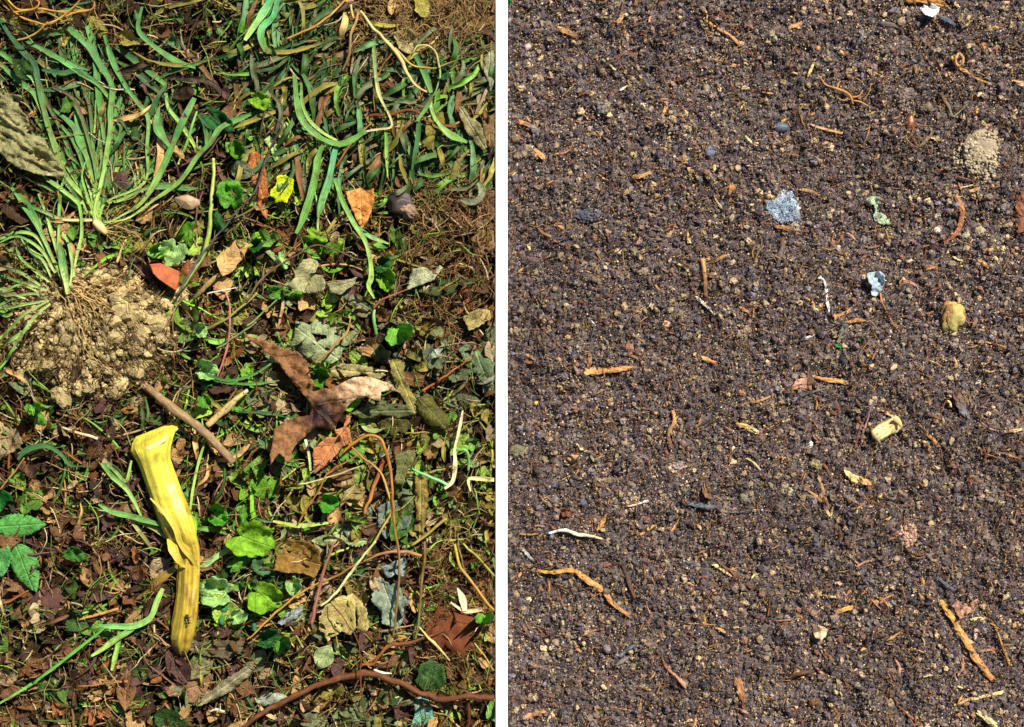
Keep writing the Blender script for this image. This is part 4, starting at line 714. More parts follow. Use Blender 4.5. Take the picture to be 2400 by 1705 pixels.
# named stems and blades
ST_ = [('green_stalk', 'pale yellow green smooth stem running down to the brick chip', [(500, 372), (500, 420), (494, 491), (490, 540), (479, 590), (450, 640), (423, 680)], [4.5, 5, 5, 6.5, 7, 7, 5], C(196, 200, 96), C(120, 150, 70), .022),
 ('dark_twig', 'long thin dark grey twig with a sharp kink, crossing above the brick chip', [(590, 245), (659, 289), (645, 330), (627, 368), (600, 440), (540, 515), (473, 600), (415, 690)], [2, 2.6, 3, 3, 2.6, 3, 3.6, 3], C(70, 56, 56), C(96, 92, 84), .027),
 ('straw', 'tan fibrous broken straw slanting right of the brick chip', [(526, 636), (490, 664), (453, 701)], [5, 8, 5], TN, OB, .022), ('straw', 'bundle of split tan straw crossing the thick stick', [(580, 914), (545, 945), (486, 998)], [5, 11, 9], CR*.9, TN, .018),
 ('plant_stalk', 'olive yellow stem curving from the soil clump towards the right', [(603, 688), (575, 712), (526, 751), (455, 785)], [3.2, 3.5, 4, 3], C(170, 150, 80), GO, .02), ('plant_stalk', 'thin straight grey green stem above the oak leaf tip', [(602, 756), (560, 785), (508, 818)], [2.5, 3, 3], SG, SG, .021),
 ('plant_stalk', 'pink thin stem left of the oak leaf', [(498, 670), (534, 700), (537, 788), (521, 850), (508, 885)], [2.5, 3, 3, 3, 2], PK, PK, .019), ('sliver', 'white thin pointed sliver right of the brick chip', [(484, 688), (520, 682), (557, 673)], [1.5, 2.5, .8], WH, WH, .024),
 ('plant_stalk', 'brown red forked stem behind the jagged top edge of the vine side', [(1001, 218), (972, 198), (953, 171), (940, 139), (909, 100), (869, 60), (846, 26)], [3, 4, 6, 6, 4.5, 4, 3.5], C(226, 176, 124), C(214, 190, 110), .024),
 ('plant_stalk', 'upright brown stem hanging from the top rootlets', [(838, 29), (832, 56), (822, 84), (820, 110), (817, 131), (803, 168)], [3, 4.5, 4, 3.5, 4, 3], C(190, 140, 90), OB, .023), ('plant_stalk', 'short cream stem end at the top edge of the rootlets', [(821, 10), (824, 26), (829, 44)], [3, 3.5, 3], C(220, 180, 110), None, .024),
 ('plant_stalk', 'tan stem slanting down left from the top edge', [(812, -4), (780, 30), (743, 60), (700, 80), (672, 92)], [2.5, 3, 4, 3, 2.5], C(200, 150, 84), C(180, 120, 60), .023), ('plant_stalk', 'olive yellow branching stem beside the round dark green leaves', [(924, 113), (948, 135), (969, 155), (1016, 160), (1050, 150), (1085, 136)], [3, 3.5, 3, 3.5, 2.5, 2], C(186, 160, 80), C(120, 100, 40), .021),
 ('plant_stalk', 'looping pale thin stem arching over the round dark green leaves', [(968, 126), (980, 108), (1006, 108), (1021, 124), (1028, 147), (1031, 184), (1014, 228)], [1.5, 2.5, 2.5, 3.4, 3, 2.5, 2], C(220, 190, 110), C(110, 140, 90), .024), ('plant_stalk', 'brown thin stem slanting down from the rootlets to the dots of seed', [(922, 122), (900, 150), (884, 180), (876, 212), (878, 262)], [2, 2, 2.5, 2, 2], C(150, 96, 40), None, .022),
 ('plant_stalk', 'thin reddish straw running from the seed stalk down to the orange leaf', [(870, 290), (843, 315), (812, 352), (788, 392)], [2, 2.5, 3, 3], C(176, 120, 60), RB, .026), ('seed_stalk', 'rusty brown seed stalk lying level below the curved green blades', [(862, 272), (910, 268), (965, 260), (1010, 288), (1070, 300)], [5, 4, 4, 4, 6], C(110, 56, 24), C(130, 74, 30), .022),
 ('arching_stalk', 'orange brown stem bent into an arch below the olive leaves', [(803, 1064), (830, 1037), (864, 1021), (890, 1028), (903, 1056), (916, 1110), (920, 1170), (926, 1240), (936, 1310), (930, 1420), (922, 1495)], [3, 4.5, 4.5, 4.5, 4, 3.8, 3.8, 3.5, 3.5, 3, 3], C(186, 116, 40), C(110, 90, 40), .028),
 ('plant_stalk', 'long yellow stem running down beside the arching stem', [(817, 1040), (850, 1072), (893, 1112), (917, 1177), (918, 1200), (895, 1240), (860, 1300)], [2.5, 3, 3.4, 3.6, 3, 3.4, 3], C(170, 100, 50), C(190, 180, 90), .025), ('rust_stalk', 'rust red stalk with a pale broken foot below the arch', [(905, 1072), (885, 1120), (868, 1165), (853, 1205)], [6, 6.5, 5.5, 3.5], C(150, 60, 26), C(196, 130, 70), .022),
 ('pale_stalk', 'pale cream green stem slanting down to the tan jagged leaf', [(880, 1270), (845, 1312), (812, 1356), (780, 1398), (752, 1422)], [3, 3.5, 4, 4, 2.5], C(190, 194, 130), C(224, 214, 160), .029), ('plant_stalk', 'purple brown stem ending at a rusty base', [(784, 1270), (772, 1305), (761, 1331), (744, 1400), (730, 1464)], [3.5, 4.5, 5, 5, 5], C(158, 100, 78), C(140, 84, 70), .028),
 ('golden_stalk', 'golden brown stem sweeping over the green cluster', [(580, 1500), (606, 1476), (659, 1425), (700, 1394), (748, 1367), (790, 1350), (840, 1320)], [2, 3, 3.2, 3.4, 3.2, 3, 2.5], C(196, 136, 56), C(150, 110, 40), .027), ('plant_stalk', 'grey brown stem lying level above the blue grey leaf', [(852, 1318), (880, 1304), (910, 1296), (950, 1294), (988, 1304)], [3, 4, 4.5, 5, 5], C(150, 104, 66), C(168, 116, 70), .026),
 ('plant_stalk', 'upright olive brown stem with a node right of the blue grey leaf', [(996, 1270), (996, 1310), (990, 1350), (986, 1400), (982, 1450), (973, 1500)], [4, 4.5, 4, 3.5, 3, 3], C(120, 84, 50), C(120, 110, 50), .024), ('vine', 'long rust brown vine curving along the bottom edge', [(560, 1712), (610, 1676), (672, 1640), (720, 1616), (764, 1601), (810, 1586), (860, 1580), (900, 1588), (935, 1601), (980, 1622), (1027, 1638), (1060, 1640), (1093, 1633), (1158, 1636)], [5, 6, 6.5, 7.5, 7, 8, 9, 8.5, 8, 8, 8, 7.5, 7.5, 7.5], C(112, 66, 38), C(104, 60, 34), .026),
 ('vine', 'rust brown side vine with a knobbed end above the long vine', [(850, 1556), (872, 1560), (885, 1540), (914, 1516), (940, 1508), (961, 1507), (1006, 1494), (1040, 1480)], [2.5, 5, 4.5, 6, 5, 4.5, 3.5, 2.5], C(146, 86, 40), C(110, 66, 36), .022), ('vine', 'hair thin brown vine crossing the long rust brown vine', [(772, 1412), (805, 1448), (830, 1486), (842, 1520), (846, 1567), (848, 1620), (858, 1690)], [1.6, 1.8, 2, 2, 2.2, 2, 2], C(120, 70, 40), None, .038),
 ('vine', 'short brown twig dropping below the long vine near the board', [(1098, 1640), (1100, 1670), (1094, 1712)], [5, 5.5, 5], C(96, 50, 28), None, .02), ('straw', 'sharp cream straw splinter slanting over the rusty lump', [(981, 1470), (1010, 1500), (1054, 1548)], [2, 4.5, 1.5], C(240, 206, 130), None, .026),
 ('straw', 'yellow straw near the board below the rusty lump', [(1112, 1508), (1136, 1540), (1158, 1572)], [1.5, 2.5, 2.5], C(206, 170, 80), None, .022), ('straw', 'cream straw end left of the yellow stalk top', [(145, 1003), (185, 1015), (229, 1028)], [3, 4, 4.5], C(226, 196, 140), C(240, 214, 170), .02),
 ('plant_stalk', 'thin brown stem slanting right above the toothed leaves', [(20, 1136), (70, 1158), (121, 1182)], [1.5, 2.2, 2], C(170, 120, 66), None, .019), ('plant_stalk', 'thin tan stem rising right at the left edge', [(0, 1148), (30, 1112), (58, 1075)], [2.2, 2.6, 2.2], C(180, 130, 70), None, .02),
 ('splinter', 'orange wood splinter below the yellow husk', [(184, 1453), (230, 1440), (277, 1428)], [2, 4.5, 3.5], C(226, 158, 96), None, .019), ('straw', 'thin orange straw lying level near the bottom', [(184, 1609), (240, 1604), (298, 1597)], [1.5, 2.4, 3], C(206, 136, 66), None, .019),
 ('dark_stick', 'short dark brown rotten stick left of the lower stalk', [(240, 1262), (222, 1300), (210, 1335), (205, 1368)], [8, 9, 9, 6], C(84, 52, 42), None, .010), ('sliver', 'white curved sliver below the wide grey brown leaf', [(491, 1670), (505, 1664), (527, 1667)], [1.5, 4, 2.5], C(240, 226, 190), None, .024),
 ('sliver', 'white sliver lying just above the long vine', [(877, 1571), (897, 1576), (918, 1578)], [3, 4, 1.5], C(246, 240, 220), None, .026), ('plant_stalk', 'green smooth stalk ending at the cream bent stem', [(966, 1100), (1008, 1118), (1052, 1137)], [3, 4.5, 5], C(90, 176, 110), C(150, 200, 140), .024),
 ('plant_stalk', 'pale green stem bent at a right angle near the board', [(1070, 1057), (1088, 1055), (1096, 1062), (1098, 1080), (1098, 1102)], [3.5, 4, 4, 4, 3.5], C(120, 176, 90), None, .023), ('plant_stalk', 'red thin stalk of the pale grey leaf', [(956, 680), (925, 690), (895, 702), (876, 724)], [2, 2.5, 3, 3], C(160, 90, 66), C(150, 84, 50), .023),
 ('plant_stalk', 'thick pale green stem below the cupped veined leaf', [(876, 724), (876, 750), (882, 785)], [4, 5, 5], C(130, 180, 90), None, .018), ('plant_stalk', 'brown curved stalk crossing the leaf with holes', [(822, 742), (812, 780), (790, 800), (772, 826), (738, 850)], [2, 3, 3.5, 3, 2], C(190, 130, 70), None, .030),
 ('plant_stalk', 'grey brown twig arching over the centre', [(580, 705), (605, 662), (640, 632), (690, 602), (735, 576), (770, 580), (830, 606), (868, 612)], [3, 3, 3.2, 2.8, 2.5, 2.4, 2.2, 2], C(122, 88, 72), C(80, 52, 44), .024), ('plant_stalk', 'thin olive stem curving below the grey lobed leaf', [(580, 765), (620, 730), (655, 700), (690, 684)], [3, 2.5, 2, 1.5], C(140, 150, 80), None, .023),
 ('plant_stalk', 'straight orange stem joining three red stalks near the board', [(990, 916), (1040, 885), (1105, 838)], [4, 3, 1.5], C(170, 96, 40), None, .023), ('plant_stalk', 'yellow woody stem slanting at the lower right', [(966, 1280), (1010, 1245), (1046, 1216)], [4, 4, 4.5], C(176, 150, 70), None, .022),
 ('plant_stalk', 'long yellow stem running down to the right edge', [(1066, 1276), (1080, 1330), (1110, 1372), (1156, 1430)], [4, 4.5, 4, 3.5], C(186, 160, 60), C(190, 130, 50), .021), ('plant_stalk', 'yellow olive stem at the board, upper of the slanting pair', [(1085, 1275), (1125, 1312), (1158, 1350)], [3.5, 3.5, 3.5], C(160, 150, 60), None, .021),
 ('plant_stalk', 'yellow twig curving above the crinkled ivy leaf', [(602, 484), (575, 500), (548, 512)], [2.5, 2.5, 1.5], C(150, 130, 60), None, .022), ('plant_stalk', 'long straw lying slightly slanted below the small oak leaf piece', [(700, 1136), (760, 1122), (842, 1094)], [2, 2.4, 2], C(206, 184, 130), None, .026),
 ('plant_stalk', 'long thin orange brown stem sweeping down below the tan leaf', [(840, 1066), (770, 1110), (745, 1155), (720, 1190), (700, 1225)], [1.5, 2, 2.2, 2.2, 2.5], C(176, 110, 50), None, .027)]
for nm, lb, p, r_, c0, c1, lf in ST_:
    r_ = [q*(.8 if 'long rust brown vine curving' not in lb else .9) for q in r_]; c0 = c0*np.array([.92, 1.0, .9])
    if c1 is None: c1 = c0*.8
    barky = nm in ('vine', 'dark_stick', 'dark_twig', 'rust_stalk', 'seed_stalk')
    twig(nm, lb, nm.replace('_', ' '), p, r_, c0, c1, lift=lf, mat=M_bark if barky else (M_wood if nm in ('straw', 'splinter', 'sliver') else M_stem), wig=2.6 if barky else 1.3, knob=.28 if barky else .16, seed=len(lb)+int(p[0][0]) % 50, flat=.75 if nm in ('straw', 'splinter') else 1)
BL_ = [('big curved green blade bundle hanging in the upper middle', [(690, 175), (693, 200), (696, 237), (705, 275), (725, 303), (760, 328), (800, 338), (830, 326), (858, 306)], [10, 14, 16, 17, 18, 14, 16, 18, 10], G2, G2, .027),
 ('thin bent cream stem leaving the big curved blade', [(858, 308), (890, 303), (914, 300), (919, 289), (909, 263), (890, 225), (880, 170), (877, 105)], [5, 6, 6, 6, 12, 9, 10, 7], CR, G2, .026),
 ('second curved blade inside the big curved one', [(706, 195), (709, 245), (727, 284), (758, 312), (790, 330)], [6, 9, 10, 9, 6], G2, G1, .026),
 ('long dark green flat blade left of the orange dry leaf', [(760, 338), (748, 363), (738, 420), (725, 470), (708, 520), (694, 548)], [10, 20, 23, 22, 19, 10], G2, G2, .025),
 ('green blade with a pointed tip beside the long flat blade', [(788, 343), (782, 368), (770, 426), (758, 462), (750, 490), (745, 510)], [12, 16, 15, 20, 18, 6], C(100, 180, 120), G2, .024),
 ('longest slender green blade running down past the dark nut', [(785, 418), (804, 473), (830, 525), (853, 560), (867, 604), (870, 650), (864, 672), (878, 700)], [10, 14, 15, 13, 12, 11, 17, 5], G2, G1, .027),
 ('short branch blade beside the longest slender blade', [(840, 535), (869, 555), (912, 572)], [10, 14, 4], C(96, 176, 104), G1, .025),
 ('upright green blade in the tangle right of the big curve', [(903, 300), (906, 330), (906, 368), (909, 415)], [8, 10, 8, 4], G2, G1, .023), ('dark green upright blade below the seed stalk', [(980, 270), (981, 300), (977, 340), (970, 372), (966, 400)], [9, 16, 14, 10, 6], G3, G3, .024),
 ('green blade slanting up to the bent cream stem', [(1014, 228), (998, 256), (978, 285)], [6, 12, 8], G3, G2, .026), ('green blade bending towards the board', [(1011, 231), (1011, 252), (1024, 284), (1053, 314), (1095, 334)], [7, 11, 12, 20, 8], G1, G2, .025),
 ('wide green blade passing under the looping stem', [(974, 129), (990, 160), (1003, 190), (1011, 218)], [12, 15, 16, 10], G3, G2, .02), ('bright green wide blade at the top edge', [(640, -6), (612, 39), (596, 62), (574, 95)], [20, 22, 20, 10], C(80, 180, 110), G1, .022),
 ('bright green blade just right of the wide top blade', [(652, -6), (640, 40), (616, 64), (612, 92), (622, 122)], [14, 15, 18, 20, 8], C(70, 176, 110), G2, .023), ('green blade hooked over the ivy at the lower left', [(382, 1380), (368, 1410), (352, 1448), (315, 1467), (270, 1468), (231, 1467)], [12, 15, 17, 20, 18, 5], G1, C(110, 186, 100), .023),
 ('green blade slanting down left below the hooked one', [(318, 1470), (270, 1500), (240, 1522), (214, 1538)], [12, 16, 16, 6], G2, G1, .021), ('very long thin green blade reaching the left edge', [(243, 1474), (145, 1551), (70, 1606), (-6, 1652)], [6, 8, 8, 6], C(90, 170, 60), C(120, 180, 80), .024),
 ('green blade hanging below the hooked blade', [(282, 1480), (275, 1520), (268, 1550), (262, 1572)], [11, 14, 14, 8], G2, G1, .018), ('blue green blade ending at the yellow stalk', [(231, 1182), (262, 1200), (315, 1212), (395, 1236)], [7, 19, 17, 5], G2, G2, .024),
 ('blue green looped blade left of the stalk', [(242, 1088), (262, 1115), (292, 1140), (312, 1170), (332, 1212)], [13, 17, 15, 11, 6], G2, G1, .022), ('slim green blade crossing the looped blade', [(250, 1085), (275, 1110), (296, 1128), (308, 1080)], [8, 10, 10, 5], G2, G1, .02),
 ('arched dark blade below the soil clump', [(42, 1078), (62, 1056), (105, 1045), (140, 1062), (165, 1090), (198, 1093)], [8, 18, 17, 12, 10, 4], G3, G3, .02), ('cream bent stem running down near the board', [(1085, 962), (1080, 990), (1073, 1024), (1066, 1052), (1067, 1090), (1061, 1128), (1042, 1146)], [5, 9, 8, 8, 12, 10, 6], C(246, 226, 170), C(246, 230, 180), .027),
 ('cream split stem lying level at the board', [(1103, 1152), (1098, 1124), (1120, 1122), (1158, 1125)], [5, 9, 12, 12], C(244, 220, 150), None, .024), ('cream split leaf above the rusty lump', [(1072, 1378), (1084, 1402), (1090, 1432)], [4, 24, 14], C(246, 228, 180), None, .024),
 ('cream peeled strip right of the cream split leaf', [(1056, 1412), (1090, 1432), (1130, 1428)], [4, 12, 10], C(240, 210, 160), None, .022), ('yellow blade with green streak below the green leaf cluster', [(640, 1222), (700, 1232), (770, 1226)], [6, 13, 6], C(206, 204, 90), G1, .022),
 ('pale stalk sheath below the blue green looped blade', [(305, 1215), (350, 1232), (395, 1262), (420, 1290)], [12, 16, 14, 6], C(170, 176, 90), C(130, 130, 60), .018), ('pale sheath beneath the first pale sheath', [(308, 1222), (330, 1250), (352, 1280), (360, 1300)], [8, 11, 10, 5], C(190, 190, 110), GO, .017),
 ('green stalk blade from the stalk towards the big scalloped leaf', [(470, 1335), (500, 1310), (538, 1286)], [14, 17, 12], C(150, 186, 110), None, .014), ('long pale yellow green stem right of the yellow stalk', [(482, 1030), (464, 1090), (452, 1150), (446, 1196)], [6, 8, 8, 5], C(150, 190, 90), G1, .02),
 ('white cream stalk in the litter below the oak leaf', [(716, 1030), (724, 1066), (728, 1104)], [7, 8, 6], C(230, 226, 190), LG, .019), ('dark green blade bunch along the left oak lobe', [(470, 872), (530, 892), (590, 880), (640, 850)], [5, 8, 8, 4], C(30, 110, 50), G2, .019),
 ('second dark green blade left of the oak leaf', [(475, 885), (540, 898), (600, 900), (655, 892)], [5, 8, 8, 4], C(36, 120, 56), G2, .018), ('green blade level across the oak leaf base', [(560, 966), (620, 968), (690, 980)], [5, 9, 4], C(30, 90, 44), G3, .021)]
for i, (lb, p, wd, c0, c1, lf) in enumerate(BL_):
    band('grass_strand', lb, 'grass blade' if 'stem' not in lb else 'stem', p, [q*.82 for q in wd], c0, c1, lift=lf, fold=.35 if i % 2 else .2, twist=.06, seed=200+i)
for i, p in enumerate([[(8, -6), (45, 38), (85, 52), (110, 57), (150, 50), (165, 42)], [(12, -6), (40, 22), (70, 24), (100, 22), (150, 30), (200, 26)], [(30, 30), (80, 20), (92, 6), (80, 0)], [(40, 95), (75, 84), (98, 66), (112, 50)], [(150, 40), (185, 28), (215, 22), (222, 4)], [(110, 57), (140, 44), (180, 10), (192, -6)], [(60, 28), (120, 28), (170, 26), (208, 22)]]):
    twig('wiry_root', ['lowest golden wiry root loop', 'upper golden wiry root sweeping right', 'tight golden root curl', 'golden root crossing the crumpled leaf stalk', 'golden root bending up at its right end', 'golden root rising steeply to the top edge', 'straight thin golden root lying level'][i]+' in the top left corner', 'root', p, [2, 2.4, 1.6], C(206, 158, 70), C(160, 110, 40), lift=.028+.002*(i % 3), mat=M_root, seed=i, wig=1.2, group='golden wiry roots at the top left')
# ================================================================== LEFT: loose repeats
CN = [('green', C(104, 148, 56)), ('bright green', C(120, 176, 44)), ('dark green', C(58, 90, 38)), ('blue green', C(88, 130, 78)), ('olive', C(134, 124, 52)), ('grey green', C(96, 104, 70)), ('yellow green', C(150, 180, 70)),
      ('brown', C(112, 78, 46)), ('dark brown', C(64, 44, 28)), ('tan', C(184, 146, 90)), ('rusty', C(138, 86, 46)), ('cream', C(226, 204, 150)), ('grey', C(140, 140, 118)), ('purple brown', C(92, 62, 56)), ('beige', C(166, 144, 104)), ('sage', C(136, 148, 96))]
CD = dict(CN)
def zone(x, y):
    if x > 800 and y < 100: return [('blade', .15), ('leaf', .25), ('stem', .6)], ['brown', 'tan', 'olive', 'dark brown'], 20, 90
    if y < 440 and x > 560: return [('blade', .86), ('leaf', .06), ('stem', .08)], ['grey green', 'olive', 'dark green', 'green', 'blue green', 'grey green', 'brown', 'dark green', 'dark green', 'olive'], 60, 55
    if y < 200: return [('blade', .4), ('leaf', .3), ('stem', .3)], ['olive', 'dark green', 'brown', 'blue green', 'olive', 'dark brown'], 140, 80
    if y < 560 and x < 560: return [('blade', .3), ('leaf', .4), ('stem', .3)], ['brown', 'dark brown', 'olive', 'dark green', 'tan', 'purple brown', 'green'], 50, 90
    if x > 950 and 440 < y < 740: return [('blade', .05), ('leaf', .4), ('stem', .55)], ['brown', 'rusty', 'olive', 'beige', 'grey green', 'dark brown'], 60, 90
    if x > 900 and 740 <= y < 960: return [('blade', .1), ('leaf', .7), ('stem', .2)], ['grey', 'olive', 'grey green', 'sage', 'brown', 'beige', 'grey green'], 60, 90
    if x > 640 and 960 <= y < 1300: return [('blade', .15), ('leaf', .45), ('stem', .4)], ['olive', 'tan', 'yellow green', 'beige', 'green', 'sage', 'olive', 'brown'], 60, 60
    if y < 960: return [('blade', .2), ('leaf', .5), ('stem', .3)], ['green', 'sage', 'brown', 'beige', 'yellow green', 'bright green', 'olive', 'tan', 'rusty', 'dark brown', 'sage'], 50, 90
    if x < 420: return [('blade', .15), ('leaf', .5), ('stem', .35)], ['brown', 'dark brown', 'rusty', 'purple brown', 'green', 'dark green', 'beige', 'tan', 'brown'], 60, 90
    if x < 660 and y < 1500: return [('blade', .45), ('leaf', .35), ('stem', .2)], ['green', 'dark green', 'bright green', 'brown', 'yellow green', 'tan', 'blue green'], 30, 80
    if x > 1000 and y > 960: return [('blade', .2), ('leaf', .3), ('stem', .5)], ['brown', 'rusty', 'yellow green', 'dark brown', 'tan', 'green', 'olive'], 60, 90
    return [('blade', .08), ('leaf', .67), ('stem', .25)], ['olive', 'beige', 'sage', 'grey green', 'brown', 'brown', 'tan', 'dark green', 'dark brown', 'sage'], 60, 90
def size_word(L, a, b): return 'short' if L < a else ('long' if L > b else 'mid length')
def lean(a):
    a = a % 180
    return 'lying level' if a < 22 or a > 158 else ('running up and down' if 68 < a < 112 else ('slanting up right' if a < 90 else 'slanting up left'))
def pick(ws):
    q = rnd.random()*sum(w_ for _, w_ in ws)
    for k, w_ in ws:
        q -= w_
        if q <= 0: return k
    return ws[-1][0]
def far_from_mound(x, y): return float(mound(x, y)) < .06
def poisson(n, x0, x1, y0, y1, dmin, ok):
    out = []; tries = 0
    while len(out) < n and tries < n*40:
        tries += 1; x, y = U(x0, x1), U(y0, y1)
        if ok(x, y) and all((x-a)**2+(y-b)**2 > dmin*dmin for a, b in out): out.append((x, y))
    return out
CLEAR = {'dark nut', 'lime yellow leaf', 'orange dry leaf', 'bunch of green shoots', 'orange brick chip', 'yellow stalk', 'rotting tip of the yellow stalk', 'brown oak leaf', 'grey leaf with holes', 'grey wilted leaf', 'big scalloped green leaf', 'tan jagged leaf', 'crinkled green ivy leaf', 'thick brown stick', 'blue grey limp leaf'}
counts = {'blade': 0, 'leaf': 0, 'stem': 0}
pts_ = poisson(150, 565, 1145, 0, 440, 24, far_from_mound)
pts_ += poisson(900, -10, 1150, -8, 1712, 33, far_from_mound)
pts_ += poisson(130, 590, 1140, 0, 440, 22, far_from_mound)
for i, (x, y) in enumerate(pts_):
    kinds, pal, am, asp = zone(x, y); k = pick(kinds); cn = rnd.choice(pal)
    if counts[k] >= {'blade': 255, 'leaf': 225, 'stem': 235}[k]: k = 'stem' if counts['stem'] < 235 else 'leaf'
    if counts[k] >= {'blade': 255, 'leaf': 225, 'stem': 235}[k]: continue
    if k == 'leaf' and any(math.hypot(x-q[0], y-q[1]) < 52 for q in LAND_L if q[2] in CLEAR): k = 'stem' if counts['stem'] < 235 else 'none'
    if k == 'none': continue
    counts[k] += 1; tint = CD[cn]*U(.85, 1.5); a = am+U(-asp, asp); ra = math.radians(-a); dx, dy = math.cos(ra), math.sin(ra)
    if k == 'blade':
        L_ = U(60, 190) if y < 440 else U(50, 120); wd = U(8, 15) if y < 440 else U(5, 12); b = U(-.28, .28)*L_; h = L_/2
        p = [(x-dx*h, y-dy*h), (x-dx*h*.3-dy*b*.6, y-dy*h*.3+dx*b*.6), (x+dx*h*.3-dy*b*.7, y+dy*h*.3+dx*b*.7), (x+dx*h+U(-8, 8), y+dy*h+U(-8, 8))]
        p = [(min(q[0], 1163), q[1]) for q in p]
        band('grass_strand', uniq(size_word(L_, 75, 110), cn+' blade', rel(x, y), ['curved' if abs(b) > .14*L_ else 'straight', 'broad' if wd > 12 else 'narrow', 'twisted', 'wilted', 'limp', 'drooping']), 'grass blade', p, [wd*.4, wd, wd*1.1, wd*.8, 3], tint, tint*CD['olive']*0+tint*U(.8, 1.15), lift=[U(.006, .014), U(.010, .024), U(.010, .022), U(.004, .012)], fold=U(.2, .8), twist=U(.1, .5), wig=1.5, seed=i+300, group='wilted grass blades in the plant waste')
    elif k == 'leaf':
        L_ = U(30, 84) if rnd.random() < .75 else U(70, 110); W_ = L_*U(.4, .8); kd = rnd.choice(['scrap', 'scrap', 'ovate', 'lance', 'lobed', 'serrate'])
        x = min(x, 1166-L_*.4) if x > 1100 else x
        tn = tint if cn != 'tan' else tint*.85
        leaf('leaf_scrap', uniq({"scrap": "torn", "ovate": "oval", "lance": "narrow", "lobed": "lobed", "serrate": "toothed"}[kd], cn+' leaf', rel(x, y), ['small' if L_ < 50 else 'large', 'tiny' if L_ < 38 else 'crumpled', 'withered']), outline(kd, x, y, L_, W_, U(0, 360), i), tn, M_green if 'green' in cn and 'grey' not in cn else M_leaf, lift=U(.005, .019), res=max(4.5, L_/11), seed=i+500, crumple=U(.004, .010), cfreq=U(14, 30), curl=U(-.006, .010), cup=U(-.004, .006), jag=U(.8, 2.4), tiltv=(U(-.2, .2), U(-.2, .2)), group='leaf scraps in the plant waste', thickness=False)
    else:
        L_ = U(50, 150); h = L_/2; b = U(-.2, .2)*L_; rr = U(1.3, 3.4)
        p = [(x-dx*h, y-dy*h), (x-dx*h*.3-dy*b*.6, y-dy*h*.3+dx*b*.6), (x+dx*h*.3-dy*b*.7, y+dy*h*.3+dx*b*.7), (x+dx*h, y+dy*h)]
        p = [(min(q[0], 1163), q[1]) for q in p]
        twig('stem_scrap', uniq(size_word(L_, 75, 115), cn+' stem', rel(x, y), ['thin' if rr < 2.2 else 'stout', 'bent' if abs(b) > .1*L_ else 'straight', 'dry']), 'stem', p, [rr, rr, rr*.7, rr*.5], tint*1.1, tint*.8, lift=[U(.004, .013), U(.008, .018), U(.006, .016)], sides=6, wig=2, seed=i, group='loose thin stems in the plant waste')
